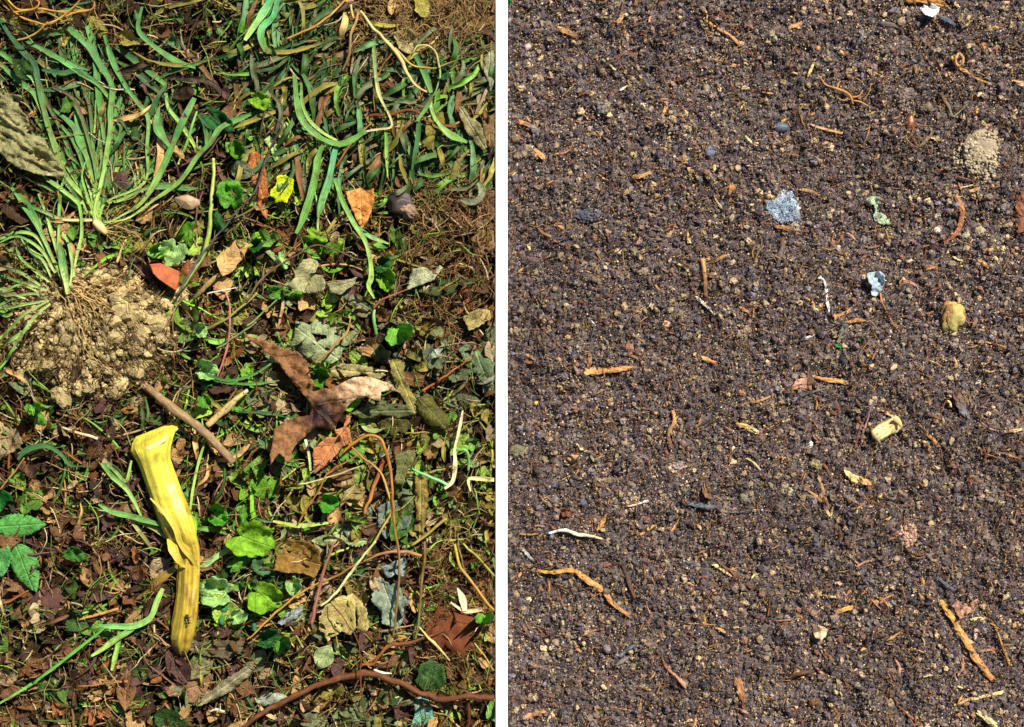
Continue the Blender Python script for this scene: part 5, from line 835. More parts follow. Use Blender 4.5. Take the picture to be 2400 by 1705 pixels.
# uncountable small litter
def stuff_left():
    mbL = MB(); mbR = MB(); mbG = MB()
    base = []
    for s_ in range(14):
        base.append(sheet(outline(['scrap', 'ovate', 'lobed', 'lance'][s_ % 4], 0, 0, 34, 22, 0, s_), lift=0, res=7, seed=s_, crumple=.005, cfreq=12, curl=.006))
    for i in range(6000):
        x, y = U(-185, 1164), U(-185, 1885)
        if not far_from_mound(x, y) and rnd.random() < .97: continue
        V, T, uv, P2 = base[i % 14]; big_ = y > 560 and rnd.random() < (.45 if x > 560 else .25); sc = U(.9, 2.1) if big_ else U(.3, 1.25); a = U(0, 6.28); ca, sa = math.cos(a)*sc, math.sin(a)*sc
        v = V-W3(0, 0, 0); v = v-v.mean(0); v = np.stack([v[:, 0]*ca-v[:, 1]*sa, v[:, 0]*sa+v[:, 1]*ca, v[:, 2]*sc+v[:, 0]*U(-.5, .5)+v[:, 1]*U(-.5, .5)], 1)
        x = min(x, 1160)
        o = W3(x, y, float(HL(x, y))+(U(.005, .016) if big_ else U(0, .013))); kinds, pal, _, _ = zone(x, y); cn = rnd.choice(pal) if rnd.random() < .7 else rnd.choice(['brown', 'dark brown', 'purple brown'])
        mbL.add(v+o, T, uv, CD[cn]*U(.6, 1.35))
    tag(mbL.build('leaf_litter', M_leaf), 'small torn bits of leaf filling the gaps of the plant waste', 'leaf litter', kind='stuff')
    for i in range(3600):
        q = rnd.random()
        if q < .30: x, y = U(820, 1152), U(-40, 130); 
        elif q < .42: x, y = U(960, 1150), U(430, 740)
        elif q < .52: x, y = U(1000, 1150), U(1280, 1600)
        else: x, y = U(-175, 1158), U(-175, 1875)
        if y < 130 and x > 820 and rnd.random() < (y/160)*.7: continue
        a = U(0, 6.28); L_ = U(24, 95)
        c_ = (CD['tan']*.75 if (y < 130 and x > 820) else CD[rnd.choice(['brown', 'rusty', 'tan', 'brown', 'olive'])])*U(.5, 1.15)
        p = [(x, y), (x+L_*.4*math.cos(a)+U(-14, 14), y+L_*.4*math.sin(a)+U(-14, 14)), (x+L_*.7*math.cos(a+U(-.9, .9)), y+L_*.7*math.sin(a+U(-.9, .9))), (x+L_*math.cos(a+U(-.9, .9)), y+L_*math.sin(a+U(-.9, .9)))]
        p = [(min(t[0], 1163), t[1]) for t in p]
        add_tube(mbR, c_, p, [U(.6, 1.5), .45], lift=[U(.004, .016), U(.006, .022), U(.003, .016)], sides=3, wig=4, seed=i, caps=False, n=10)
    tag(mbR.build('fine_roots', M_root), 'tangled hair fine brown roots spread through the plant waste', 'roots', kind='stuff')
    for i in range(2700):
        q = rnd.random(); x, y = (U(560, 1145), U(-20, 450)) if q < .5 else (U(-170, 1155), U(-170, 1870))
        if not far_from_mound(x, y): continue
        kinds, pal, am, asp = zone(x, y); a = math.radians(-(am+U(-asp, asp))); top = y < 450 and x > 540; L_ = U(20, 80) if rnd.random() < (.3 if top else .6) else U(70, 150); wd = U(6, 13) if top else U(2.5, 8); b = U(-.35, .35)*L_; dx, dy = math.cos(a)*L_/2, math.sin(a)*L_/2
        c_ = CD[rnd.choice([c for c in pal if 'green' in c] or ['olive'])]*U(.5, 1.15) if rnd.random() < (.75 if top else .6) else CD[rnd.choice(['olive', 'tan', 'brown', 'green', 'beige'])]*U(.4, 1.1)
        p = [(x-dx, y-dy), (x-dy*b/L_, y+dx*b/L_), (min(x+dx, 1163), y+dy)]
        V, F, uv, t = strip(p, [wd*.5, wd, 2], lift=[U(.001, .010), U(.003, .015), U(.001, .010)], fold=U(.2, .8), twist=U(.1, .6), seed=i, n=8 if L_ < 70 else 13, K=3, wig=1.2)
        mbG.add(V, F, uv, c_)
    mbS = MB()
    for i in range(1500):
        x, y = U(-20, 1145), U(-20, 1725)
        if not far_from_mound(x, y): continue
        a = U(0, 6.28); L_ = U(12, 60); c_ = CD[rnd.choice(['tan', 'tan', 'cream', 'rusty', 'olive', 'yellow green', 'brown'])]*U(.6, 1.15); dx, dy = math.cos(a)*L_/2, math.sin(a)*L_/2
        add_tube(mbS, c_, [(x-dx, y-dy), (x+U(-5, 5), y+U(-5, 5)), (min(x+dx, 1163), y+dy)], [U(.8, 2.2), U(.6, 2)], lift=[U(.004, .014), U(.006, .018), U(.004, .015)], sides=5, flat=.6, seed=i, n=7)
    for i in range(950):
        x, y = U(-20, 1140), U(470, 1725) if rnd.random() < .85 else U(-10, 470)
        if not far_from_mound(x, y): continue
        kinds, pal, am, asp = zone(x, y); a = math.radians(-(am+U(-asp, asp))); L_ = U(40, 150); b = U(-.3, .3)*L_; dx, dy = math.cos(a)*L_/2, math.sin(a)*L_/2
        c_ = CD[rnd.choice(['yellow green', 'tan', 'tan', 'cream', 'olive', 'beige', 'brown', 'rusty', 'green'])]*U(.6, 1.2)
        p = [(x-dx, y-dy), (x-dx*.3-dy*b/L_*1.6, y-dy*.3+dx*b/L_*1.6), (x+dx*.3-dy*b/L_*1.6, y+dy*.3+dx*b/L_*1.6), (x+dx, y+dy)]
        add_tube(mbS, c_, [(min(q[0], 1163), q[1]) for q in p], [U(.7, 1.8), U(.8, 2), .5], lift=[U(.004, .012), U(.010, .022), U(.008, .020), U(.003, .012)], sides=4, flat=.7, seed=i, n=14, wig=2.5, caps=False)
    tag(mbS.build('straw_bits', M_wood), 'scattered tan bits of straw and stem lying through the plant waste', 'straw', kind='stuff')
    tag(mbG.build('grass_clippings', M_blade), 'small wilted grass clippings between the longer blades', 'grass clippings', kind='stuff')
stuff_left()
# ================================================================== RIGHT: finished compost
def splinter(name, label, cat, pts, wd, tint, tip=None, lift=.004, flat=.45, mat=None, group=None, **k):
    rr = [q/2 for q in wd] if isinstance(wd, (list, tuple)) else [wd*.36, wd*.5, wd*.46, wd*.28]
    mb = add_tube(MB(), tint, pts, rr, lift=lift, sides=k.pop('sides', 8), flat=flat, tip=tip, knob=.38, ang=k.pop('ang', U(-.3, .3)), wig=k.pop('wig', .9), **k)
    g = np.random.default_rng(int(1000*abs(pts[0][0]*.37+pts[0][1]))); v = mb.v[0]; wmax = max(rr)*S
    v += g.normal(0, 1, v.shape)*wmax*np.array([.16, .16, .10])*(.45 if flat > .48 else 1)
    d_ = np.array([pts[-1][0]-pts[0][0], pts[0][1]-pts[-1][1], 0.]); d_ /= np.linalg.norm(d_)+1e-9; q = v@d_; e = (q < q.min()+wmax*1.2) | (q > q.max()-wmax*1.2)
    v[e] += d_*g.normal(0, .5, (e.sum(), 1))*wmax
    mb.t[0] = mb.t[0]*g.uniform(.72, 1.2, (len(v), 1))
    o = mb.build(name, mat or M_wood, smooth=flat > .7); return tag(o, label, cat, group)
WD = {'tan': C(216, 164, 100), 'orange': C(200, 140, 88), 'cream': C(246, 220, 150), 'red brown': C(146, 92, 68), 'brown': C(116, 84, 62), 'grey': C(110, 108, 112), 'dark brown': C(84, 66, 58), 'pinkish': C(214, 160, 130), 'white': C(246, 240, 232), 'slate': C(98, 106, 116), 'golden': C(210, 162, 84), 'olive': C(150, 140, 100)}
RH = [('twig', 'long tan twig with an orange lower end near the top', [(1653, 48), (1690, 72), (1712, 86), (1736, 108)], [6, 9, 8, 10], 'tan', 'orange'), ('wood_chip', 'tan shredded chip in the top left part of the compost', [(1310, 66), (1330, 74), (1352, 88)], 15, 'tan', 'brown'), ('wood_chip', 'orange tan chip standing above the curled white sliver', [(1460, 32), (1448, 54)], 13, 'tan', 'orange'),
 ('splinter', 'left leg of the three legged tan splinter group', [(1606, 360), (1596, 385), (1588, 403)], 7, 'orange', None), ('splinter', 'right leg of the three legged tan splinter group', [(1604, 362), (1612, 392), (1621, 414)], 8, 'tan', None), ('splinter', 'flat golden splinter below the glossy pebble level, left half', [(1486, 418), (1505, 412), (1525, 405)], 11, 'orange', 'tan'),
 ('sliver', 'curled white sliver left of the upper middle', [(1453, 211), (1466, 205), (1480, 200)], 6, 'white', 'cream'), ('splinter', 'red slanting splinter near the top', [(1502, 80), (1518, 71)], 6, 'red brown', None), ('sliver', 'grey pointed blade bit in the upper left compost', [(1373, 148), (1386, 136), (1394, 110)], [8, 8, 2], 'brown', 'grey'), ('wood_chip', 'rusty orange chip near the left board, upper part', [(1254, 352), (1265, 362), (1276, 372)], 14, 'orange', 'golden'),
 ('wood_chip', 'orange and white broken chip at the left board', [(1220, 286), (1238, 292), (1257, 308)], [10, 12, 14], 'orange', 'grey'), ('splinter', 'small orange splinter pointing up, centre top', [(1556, 266), (1564, 246)], 10, 'golden', None), ('splinter', 'thin cream splinter below the three small chips', [(1579, 272), (1598, 266)], 5, 'tan', None), ('stick', 'slate coloured round stick at the upper right', [(1986, 120), (2008, 100), (2031, 80)], 9, 'slate', 'grey'),
 ('stick', 'short blunt grey brown stick at the upper right', [(2060, 54), (2085, 58), (2111, 68)], 14, 'grey', 'brown'), ('sliver', 'dark slate sliver below the white paper scrap', [(2204, 40), (2222, 48), (2238, 58)], 12, 'slate', None), ('wood_chip', 'bright tan chip left of the slate stick', [(1852, 66), (1874, 55)], 12, 'tan', 'orange'), ('splinter', 'cream splinter pointing up, upper right middle', [(1894, 179), (1902, 158), (1910, 139)], 7, 'cream', None),
 ('wood_chip', 'orange chip below the ring shaped chip', [(2250, 160), (2270, 174)], 10, 'tan', None), ('wood_chip', 'upright orange chip near the top right corner', [(2300, 96), (2308, 110), (2311, 122)], 9, 'orange', None), ('plant_stalk', 'long brown stem forming the right arm of a V at the right', [(2299, 182), (2280, 215), (2262, 248), (2236, 274)], [7, 6, 5, 5], 'brown', 'olive'), ('plant_stalk', 'thick short left arm of the V at the right', [(2204, 219), (2220, 245), (2232, 273)], [11, 8, 5], 'brown', 'olive'),
 ('twig', 'smooth pink tan twig below the amber root', [(1900, 293), (1930, 303), (1975, 313)], [7, 8, 9], 'pinkish', 'tan'), ('sliver', 'dark tan sliver tapering down left of the big soil clod', [(2195, 299), (2170, 330), (2144, 357)], [3, 10, 2], 'brown', 'olive'), ('stick', 'upright tan stick above the cream splinter', [(1646, 606), (1650, 640), (1654, 696)], [11, 13, 12], 'tan', 'brown'), ('sliver', 'cream pointed splinter under the upright tan stick', [(1630, 695), (1648, 710), (1670, 733)], [5, 9, 2], 'white', 'cream'),
 ('splinter', 'tan splinter slanting up right of the upright tan stick', [(1666, 616), (1686, 606), (1708, 597)], 8, 'brown', 'tan'), ('splinter', 'brown orange splinter right of the cream pointed splinter', [(1734, 720), (1752, 732), (1770, 746)], 9, 'orange', 'red brown'), ('sliver', 'tiny white V shaped bit, left middle', [(1381, 760), (1384, 751), (1396, 763)], 5, 'white', None), ('splinter', 'tan splinter near the left board, middle', [(1216, 636), (1237, 625)], 7, 'tan', None),
 ('splinter', 'short yellow splinter near the left board, middle', [(1237, 574), (1244, 591)], 6, 'cream', None), ('splinter', 'thin upright red brown splinter, left middle', [(1403, 584), (1404, 618)], 5, 'orange', 'brown'), ('splinter', 'red brown splinter beside the thin upright one', [(1422, 606), (1440, 619)], 7, 'red brown', None), ('splinter', 'pinkish upright splinter in the middle', [(1568, 555), (1578, 535)], 7, 'pinkish', None), ('splinter', 'pink splinter left of the blue grey fluff', [(1764, 491), (1787, 502)], 6, 'pinkish', 'white'),
 ('stick', 'slate blue stick with orange ends', [(1452, 828), (1478, 834), (1504, 843)], 8, 'slate', 'orange'), ('twig', 'pale brown bent twig left of the middle', [(1490, 792), (1506, 800), (1523, 816)], 6, 'brown', 'tan'), ('splinter', 'brown orange pointed splinter above the tan bark slat', [(1378, 862), (1382, 840), (1380, 822)], 10, 'orange', 'brown'), ('wood_chip', 'oval tan seed like chip', [(1646, 839), (1661, 846), (1676, 850)], 13, 'tan', 'orange'), ('splinter', 'stubby tan and brown splinter between the left board and the tan bark slat', [(1234, 833), (1246, 838), (1256, 845)], 9, 'tan', 'brown'),
 ('bark_strip', 'reddish brown curved bark strip at the right', [(2240, 458), (2254, 484), (2254, 512), (2243, 545), (2216, 570)], [7, 14, 14, 12, 4], 'orange', 'red brown'), ('wood_chip', 'brown chip tucked under the blue grey fluff', [(1822, 531), (1842, 535), (1860, 540)], 13, 'orange', 'brown'), ('stick', 'weathered grey tan stick below the blue grey fluff', [(1835, 560), (1830, 592), (1820, 628)], [12, 13, 10], 'brown', 'grey'), ('root', 'rusty curved root below the silvery foil wad', [(2062, 689), (2070, 715), (2082, 738), (2096, 764), (2116, 786)], [6, 7, 7, 5, 3], 'orange', 'red brown'),
 ('dried_grass', 'white and green dried blade', [(1918, 651), (1930, 655), (1935, 672), (1938, 700), (1945, 738)], [5, 5, 9, 8, 5], 'white', None), ('splinter', 'golden sliver below the white and green blade', [(1954, 743), (1976, 736), (1997, 721)], 8, 'orange', 'tan'), ('wood_chip', 'orange chip left of the rusty curved root', [(1989, 755), (2006, 751), (2027, 752)], 11, 'tan', 'orange'), ('sliver', 'silvery pointed sliver, right of centre', [(1870, 801), (1890, 793), (1912, 781)], [2, 8, 4], 'grey', 'white'),
 ('needle', 'short dark slate needle right of the yellow lump', [(2326, 732), (2344, 746), (2364, 764)], 4, 'slate', None), ('root', 'crooked tan rootlet below the yellow lump', [(2272, 817), (2290, 810), (2306, 802), (2330, 806), (2358, 815)], [4, 4, 4, 3, 3], 'tan', 'golden'), ('splinter', 'cream yellow splinter right of the bark strip foot', [(2234, 603), (2262, 614)], 7, 'cream', None), ('splinter', 'orange splinter below the bark strip foot', [(2160, 633), (2176, 630), (2193, 626)], 7, 'orange', None), ('splinter', 'orange tan splinter at the right, above the yellow lump', [(2291, 610), (2304, 616), (2315, 628)], 10, 'orange', 'tan'),
 ('splinter', 'tan pale splinter above that orange tan one', [(2307, 587), (2322, 585), (2340, 580)], 8, 'orange', 'cream'), ('splinter', 'tan chip right of the bark strip top', [(2272, 450), (2296, 441)], 9, 'tan', None), ('splinter', 'cream splinter touching the bark strip top', [(2245, 460), (2266, 458)], 7, 'cream', None), ('splinter', 'thin cream splinter above the bark strip', [(2247, 441), (2270, 436), (2288, 431)], 4, 'cream', None), ('splinter', 'long tan splinter right above the blue grey fluff', [(1870, 443), (1895, 447), (1927, 459)], 9, 'tan', 'brown'),
 ('wood_chip', 'rust brown chip cut by the right edge of the picture', [(2392, 455), (2390, 500), (2396, 545)], [16, 26, 20], 'red brown', None), ('splinter', 'pinkish brown splinter right of the foil wad', [(2114, 657), (2130, 662), (2151, 670)], 8, 'red brown', 'pinkish'), ('wood_chip', 'grey wedge shaped chip right of centre', [(1966, 800), (1974, 780), (1982, 760)], [8, 16, 18], 'olive', 'grey'), ('bark_strip', 'tan bark slat with flared left end', [(1374, 874), (1400, 869), (1440, 867), (1484, 861)], [19, 15, 12, 7], 'tan', 'orange'),
 ('bark_strip', 'wavy tan strip curling like an S', [(1577, 962), (1581, 988), (1569, 1010), (1568, 1032), (1577, 1052)], [6, 11, 9, 8, 4], 'tan', 'brown'), ('sliver', 'blue grey striped strip', [(1611, 1180), (1640, 1186), (1678, 1188)], [9, 13, 10], 'slate', 'grey'), ('plant_stalk', 'thin pale tail right of the blue grey strip', [(1682, 1196), (1720, 1201), (1764, 1197)], [7, 4, 2], 'olive', 'grey'), ('rootlet', 'white bent rootlet above the yellow chip', [(1459, 1179), (1472, 1187), (1490, 1183), (1518, 1175)], [4, 6, 5, 7], 'tan', 'white'),
 ('wood_chip', 'yellow orange chip standing on end', [(1401, 1244), (1411, 1226), (1420, 1209)], 11, 'golden', 'orange'), ('wood_chip', 'cream splintered nub, centre right', [(1726, 994), (1748, 1001), (1776, 1014)], [8, 16, 10], 'tan', 'cream'), ('plant_stalk', 'brown stem of the curled brown leaf bit', [(1343, 1204), (1366, 1218), (1390, 1234)], [4, 4, 3], 'red brown', None), ('twig', 'brown twig rising to the right in the middle', [(1729, 956), (1750, 944), (1776, 940), (1803, 930)], [5, 7, 8, 7], 'brown', 'tan'), ('sliver', 'cream arched sliver ending at a grey flat bit', [(1353, 1042), (1362, 1052), (1385, 1060)], 7, 'cream', 'olive'),
 ('splinter', 'tan splinter near the bottom of the middle left', [(1517, 1241), (1533, 1232)], 7, 'tan', None), ('splinter', 'tan splinter just left of another near the middle bottom', [(1491, 1261), (1511, 1249)], 8, 'tan', None), ('splinter', 'orange tan slim splinter right of the yellow chip', [(1573, 1245), (1588, 1224)], 6, 'orange', 'tan'), ('plant_stalk', 'long hair thin grey stem in the middle', [(1517, 1097), (1545, 1088), (1574, 1081), (1590, 1078)], [2, 3, 4, 3], 'grey', None),
 ('wood_chip', 'cream split wood nub with broken end', [(1984, 1110), (2004, 1122), (2036, 1134)], [16, 21, 13], 'cream', 'tan'), ('pine_needle', 'left needle of the dark needle pair', [(2064, 918), (2048, 945), (2020, 995), (2003, 1050)], [3, 6, 6, 6], 'slate', 'red brown'), ('pine_needle', 'right needle of the dark needle pair', [(2054, 930), (2040, 960), (2026, 1005), (2018, 1038)], [3, 6, 6, 6], 'slate', 'pinkish'), ('wood_chip', 'blunt pinkish brown wood chip above centre right', [(1866, 902), (1884, 899), (1904, 892)], [20, 26, 20], 'pinkish', 'brown'),
 ('bark_strip', 'rusty orange frayed strip right of the pinkish chip', [(1910, 883), (1934, 889), (1962, 894), (1988, 897)], [4, 10, 12, 8], 'orange', 'golden'), ('plant_stalk', 'long dark curving stem left of the pinkish chip', [(1776, 958), (1812, 951), (1850, 943), (1890, 925), (1934, 911)], [3, 4, 4, 5, 7], 'dark brown', 'grey'), ('bark_chunk', 'weathered grey brown bark chunk at the right', [(2238, 920), (2250, 944), (2264, 974)], [24, 30, 24], 'brown', 'grey'), ('straw', 'long tan straw of the forked straw group', [(1916, 1113), (1926, 1140), (1934, 1168), (1944, 1192)], [6, 9, 9, 8], 'tan', 'brown'),
 ('straw', 'short tan straw joining the long one of the forked group', [(1896, 1151), (1912, 1164), (1928, 1180)], [4, 10, 6], 'tan', None), ('straw', 'small pale straw foot of the forked straw group', [(1935, 1192), (1942, 1204), (1948, 1212)], 8, 'tan', 'cream'), ('stick', 'grey brown stick beside the forked straw group', [(1931, 1090), (1946, 1118), (1958, 1144)], [8, 10, 8], 'red brown', 'grey'), ('splinter', 'orange splinter at the right below the bark chunk', [(2171, 1016), (2188, 1031), (2204, 1048)], [7, 9, 4], 'tan', 'orange'), ('splinter', 'white small splinter left of the orange one', [(2156, 1032), (2174, 1040)], 7, 'cream', None),
 ('root', 'thin rusty arched root at the right edge', [(2308, 1072), (2330, 1066), (2352, 1063), (2391, 1077)], [3, 5, 5, 3], 'red brown', 'orange'), ('splinter', 'tan splinter at the right edge near two pebbles', [(2366, 1011), (2400, 1007)], 8, 'orange', 'cream'), ('splinter', 'flaky tan sliver above the cream wood block', [(2058, 958), (2076, 966), (2096, 979)], [6, 8, 6], 'tan', 'cream'), ('wood_chip', 'reddish chip left of the dark needle pair', [(1964, 948), (1968, 968)], 12, 'red brown', None),
 ('straw', 'long golden flaky straw bent in the middle', [(1264, 1340), (1300, 1341), (1343, 1338), (1381, 1362), (1414, 1384), (1435, 1413), (1472, 1442)], [8, 10, 13, 15, 13, 12, 7], 'golden', 'orange'), ('splinter', 'pale grey splinter near the left board, lower part', [(1226, 1290), (1252, 1315)], 8, 'white', 'grey'), ('sliver', 'slate sliver at the lower middle', [(1598, 1313), (1622, 1324), (1648, 1338)], [4, 9, 5], 'slate', None), ('splinter', 'cream splinter right of the slate sliver', [(1669, 1321), (1692, 1334), (1716, 1350)], 10, 'cream', None),
 ('stick', 'dark brown stick right of the long golden straw', [(1461, 1326), (1472, 1360), (1488, 1404)], [8, 11, 8], 'dark brown', 'brown'), ('splinter', 'orange brown splinter above the dark brown stick', [(1414, 1325), (1434, 1322), (1456, 1319)], [8, 7, 3], 'red brown', None), ('splinter', 'upright brown chip below the golden straw', [(1287, 1366), (1288, 1393)], 8, 'golden', 'brown'), ('twig', 'reddish root broken at its lower end', [(1551, 1541), (1560, 1560), (1580, 1582), (1607, 1608)], [6, 9, 10, 12], 'red brown', 'pinkish'),
 ('wood_chip', 'rusty wedge of bark near the bottom', [(1728, 1590), (1736, 1620), (1746, 1660)], [20, 20, 4], 'orange', 'red brown'), ('wood_chip', 'flat salmon coloured chip in the lower left', [(1228, 1682), (1252, 1676), (1276, 1669)], 14, 'pinkish', 'orange'), ('stick', 'grey driftwood sliver in the lower left middle', [(1452, 1539), (1472, 1522), (1497, 1505)], [12, 10, 4], 'grey', None), ('stick', 'second grey driftwood sliver below the first', [(1440, 1562), (1456, 1552), (1470, 1542)], [4, 12, 8], 'olive', 'grey'),
 ('splinter', 'orange thin splinter above the slate sliver', [(1623, 1301), (1661, 1289)], 4, 'orange', None), ('splinter', 'orange chip at the right end of a thin pale straw', [(1680, 1472), (1700, 1482)], 9, 'golden', 'orange'), ('straw', 'thin pale straw left of an orange chip', [(1606, 1461), (1640, 1463), (1678, 1466)], 3, 'tan', None), ('splinter', 'small orange splinter in the lower middle', [(1620, 1394), (1638, 1385)], 6, 'golden', None), ('straw', 'big orange straw slanting down, lower right', [(2206, 1411), (2236, 1456), (2277, 1525), (2304, 1565), (2326, 1594)], [15, 17, 19, 20, 18], 'golden', 'orange'),
 ('plant_stalk', 'thin orange brown stem right of the big orange straw', [(2298, 1398), (2310, 1422), (2323, 1449), (2348, 1508), (2365, 1558)], [5, 6, 6, 7, 9], 'brown', 'golden'), ('straw', 'cream yellow jointed straw near the lower right corner', [(2239, 1653), (2266, 1642), (2300, 1634), (2353, 1622)], [6, 8, 8, 10], 'tan', 'cream'), ('straw', 'short fat pale straw at the lower right corner', [(2291, 1669), (2312, 1684), (2335, 1701)], [12, 14, 14], 'cream', None), ('splinter', 'cream splinter right of the big orange straw', [(2277, 1453), (2309, 1449)], 8, 'cream', None), ('splinter', 'pale upright sliver right of the big orange straw', [(2288, 1472), (2285, 1500)], 8, 'pinkish', 'white'),
 ('splinter', 'tan segmented splinter left of the orange flake', [(1923, 1395), (1960, 1401)], 7, 'tan', 'cream'), ('wood_chip', 'orange flake above the cream peel', [(1956, 1435), (1976, 1429), (1997, 1423)], [10, 11, 10], 'orange', 'golden'), ('splinter', 'orange splinter left of a second orange one, lower right', [(2017, 1398), (2034, 1379)], 7, 'orange', None), ('splinter', 'second orange splinter leaning the other way, lower right', [(2064, 1400), (2082, 1421)], [9, 8, 5], 'orange', None), ('splinter', 'pink brown upright splinter above the orange flake', [(1981, 1408), (1991, 1381)], 6, 'pinkish', 'red brown'),
 ('plant_stalk', 'thin red stem left of the cream peel', [(1812, 1455), (1845, 1454), (1876, 1450)], [4, 5, 4], 'red brown', 'orange'), ('sliver', 'slate sliver at the lower right above the big straw', [(2198, 1356), (2220, 1372), (2240, 1385)], [6, 11, 4], 'slate', None), ('splinter', 'thin tan upright splinter left of the big straw', [(2172, 1456), (2165, 1488)], 5, 'tan', None), ('sliver', 'whitish sliver in the lower right part', [(1992, 1579), (2010, 1568), (2027, 1558)], [3, 6, 3], 'pinkish', 'white'), ('stick', 'grey brown flat stick in the lower right part', [(1845, 1591), (1872, 1580), (1903, 1576)], [5, 12, 10], 'brown', None),
 ('twig', 'brown twig near the bottom, lower right part', [(2094, 1634), (2112, 1660), (2142, 1688)], [7, 8, 9], 'brown', 'red brown'), ('splinter', 'orange upright sliver below the big orange straw', [(2256, 1560), (2266, 1586)], 6, 'orange', None), ('splinter', 'pink pale level splinter by the thin orange brown stem', [(2302, 1526), (2340, 1520)], 7, 'pinkish', 'red brown')]
for i, (nm, lb, p, wd, c0, c1) in enumerate(RH):
    wd = [q*.84 for q in wd] if isinstance(wd, list) else wd*.84
    thick = nm in ('stick', 'twig', 'root', 'plant_stalk', 'straw', 'rootlet', 'pine_needle', 'needle')
    splinter(nm, lb, nm.replace('_', ' '), p, wd, WD[c0], WD[c1 or c0]*(.9 if c1 is None else 1), lift=.003 if max(wd if isinstance(wd, list) else [wd]) < 9 else .0045, flat=(.5 if nm == 'straw' else .8) if thick else .42, mat=(M_bark if nm in ('bark_strip', 'bark_chunk', 'bark_slat', 'root') else M_wood), seed=i, sides=10)
splinter('rootlet', 'white rootlet with a small side fork', 'rootlet', [(1288, 1250), (1310, 1244), (1328, 1244), (1352, 1254), (1378, 1256), (1412, 1264)], [5, 8, 9, 9, 7, 4], WD['white'], WD['cream'], lift=.006, flat=.8, seed=501)
bk = empty('wood_block', 2076, 1007); tag(bk, 'cream yellow wood block with cracked grain, largest chip in the compost', 'wood chip')
add_tube(MB(), WD['cream'], [(2048, 1022), (2076, 1007), (2108, 989)], [17, 18, 17], lift=.006, sides=8, flat=.4, tip=WD['cream']*.95, knob=.2, ang=.1, seed=9).build('block_body', M_wood, bk)
add_tube(MB(), WD['tan'], [(2094, 984), (2102, 988), (2112, 1000)], [4, 5, 3], lift=.012, sides=6, seed=3).build('splintered_edge', M_wood, bk)
lv = [('leaf_scrap', 'pale green crumpled scrap', [(2027, 470), (2040, 460), (2062, 462), (2058, 480), (2062, 496), (2078, 508), (2091, 526), (2070, 528), (2052, 520), (2046, 508), (2052, 494), (2048, 480), (2036, 484)], C(176, 196, 160), .006), ('paper_scrap', 'bright white crumpled paper scrap at the top right', [(2155, 20), (2166, 12), (2176, 18), (2186, 10), (2202, 18), (2200, 30), (2186, 40), (2168, 34)], C(252, 250, 252), .012),
 ('leaf_scrap', 'brown leaf strip above the white paper scrap', [(2110, -4), (2150, -6), (2210, 2), (2232, 24), (2205, 16), (2170, 8), (2130, 8)], C(170, 120, 64), .008), ('leaf_scrap', 'brown curled leaf bit with a stem, lower left compost', [(1314, 1196), (1326, 1192), (1346, 1202), (1336, 1212), (1318, 1210)], C(130, 78, 56), .007), ('leaf_scrap', 'upright brown leaf bit with ragged sides, lower middle', [(1646, 1136), (1656, 1138), (1664, 1150), (1670, 1172), (1652, 1166), (1646, 1152)], C(140, 104, 76), .008),
 ('leaf_scrap', 'pinkish triangular leaf leaning on the big orange straw', [(2230, 1420), (2242, 1404), (2256, 1420), (2270, 1416), (2296, 1401), (2280, 1430), (2262, 1444), (2250, 1452)], C(190, 142, 112), .010), ('leaf_scrap', 'cream peel with a bitten left side', [(1904, 1478), (1912, 1472), (1920, 1478), (1918, 1468), (1930, 1470), (1940, 1476), (1936, 1492), (1924, 1500), (1910, 1494)], C(244, 214, 176), .009), ('foil_wad', 'silvery translucent crumpled wad', [(2032, 642), (2046, 638), (2062, 636), (2074, 646), (2072, 668), (2064, 684), (2050, 698), (2042, 690), (2044, 670), (2036, 660)], C(170, 184, 190), .010),
 ('leaf_scrap', 'grey olive flat oval bit ending the cream arched sliver', [(1386, 1062), (1394, 1066), (1402, 1078), (1400, 1084), (1390, 1082), (1384, 1072)], C(150, 140, 120), .006), ('leaf_scrap', 'brown veined leaf bit near the top right chips', [(2204, 400), (2216, 396), (2226, 404), (2214, 412)], C(120, 90, 60), .006), ('leaf_scrap', 'green moss sprig in the lower centre right', [(1955, 806), (1968, 808), (1980, 810), (1976, 815), (1960, 814)], C(50, 140, 60), .006), ('leaf_scrap', 'second green moss sprig right of the first', [(2012, 798), (2024, 792), (2026, 798), (2022, 808), (2018, 802)], C(46, 120, 54), .006),
 ('leaf_scrap', 'green sprig in the top left corner of the compost', [(1190, -4), (1200, -2), (1198, 8), (1190, 12)], C(50, 160, 70), .008)]
for i, (nm, lb, po, tn, lf) in enumerate(lv): leaf(nm, lb, po, tn, M_leaf if nm not in ('paper_scrap', 'foil_wad') else M_fluff, lift=lf, res=3.5, seed=700+i, crumple=.002 if nm == 'paper_scrap' else .006, cfreq=9, jag=1.0, cat=nm.replace('_', ' '), edge=None)
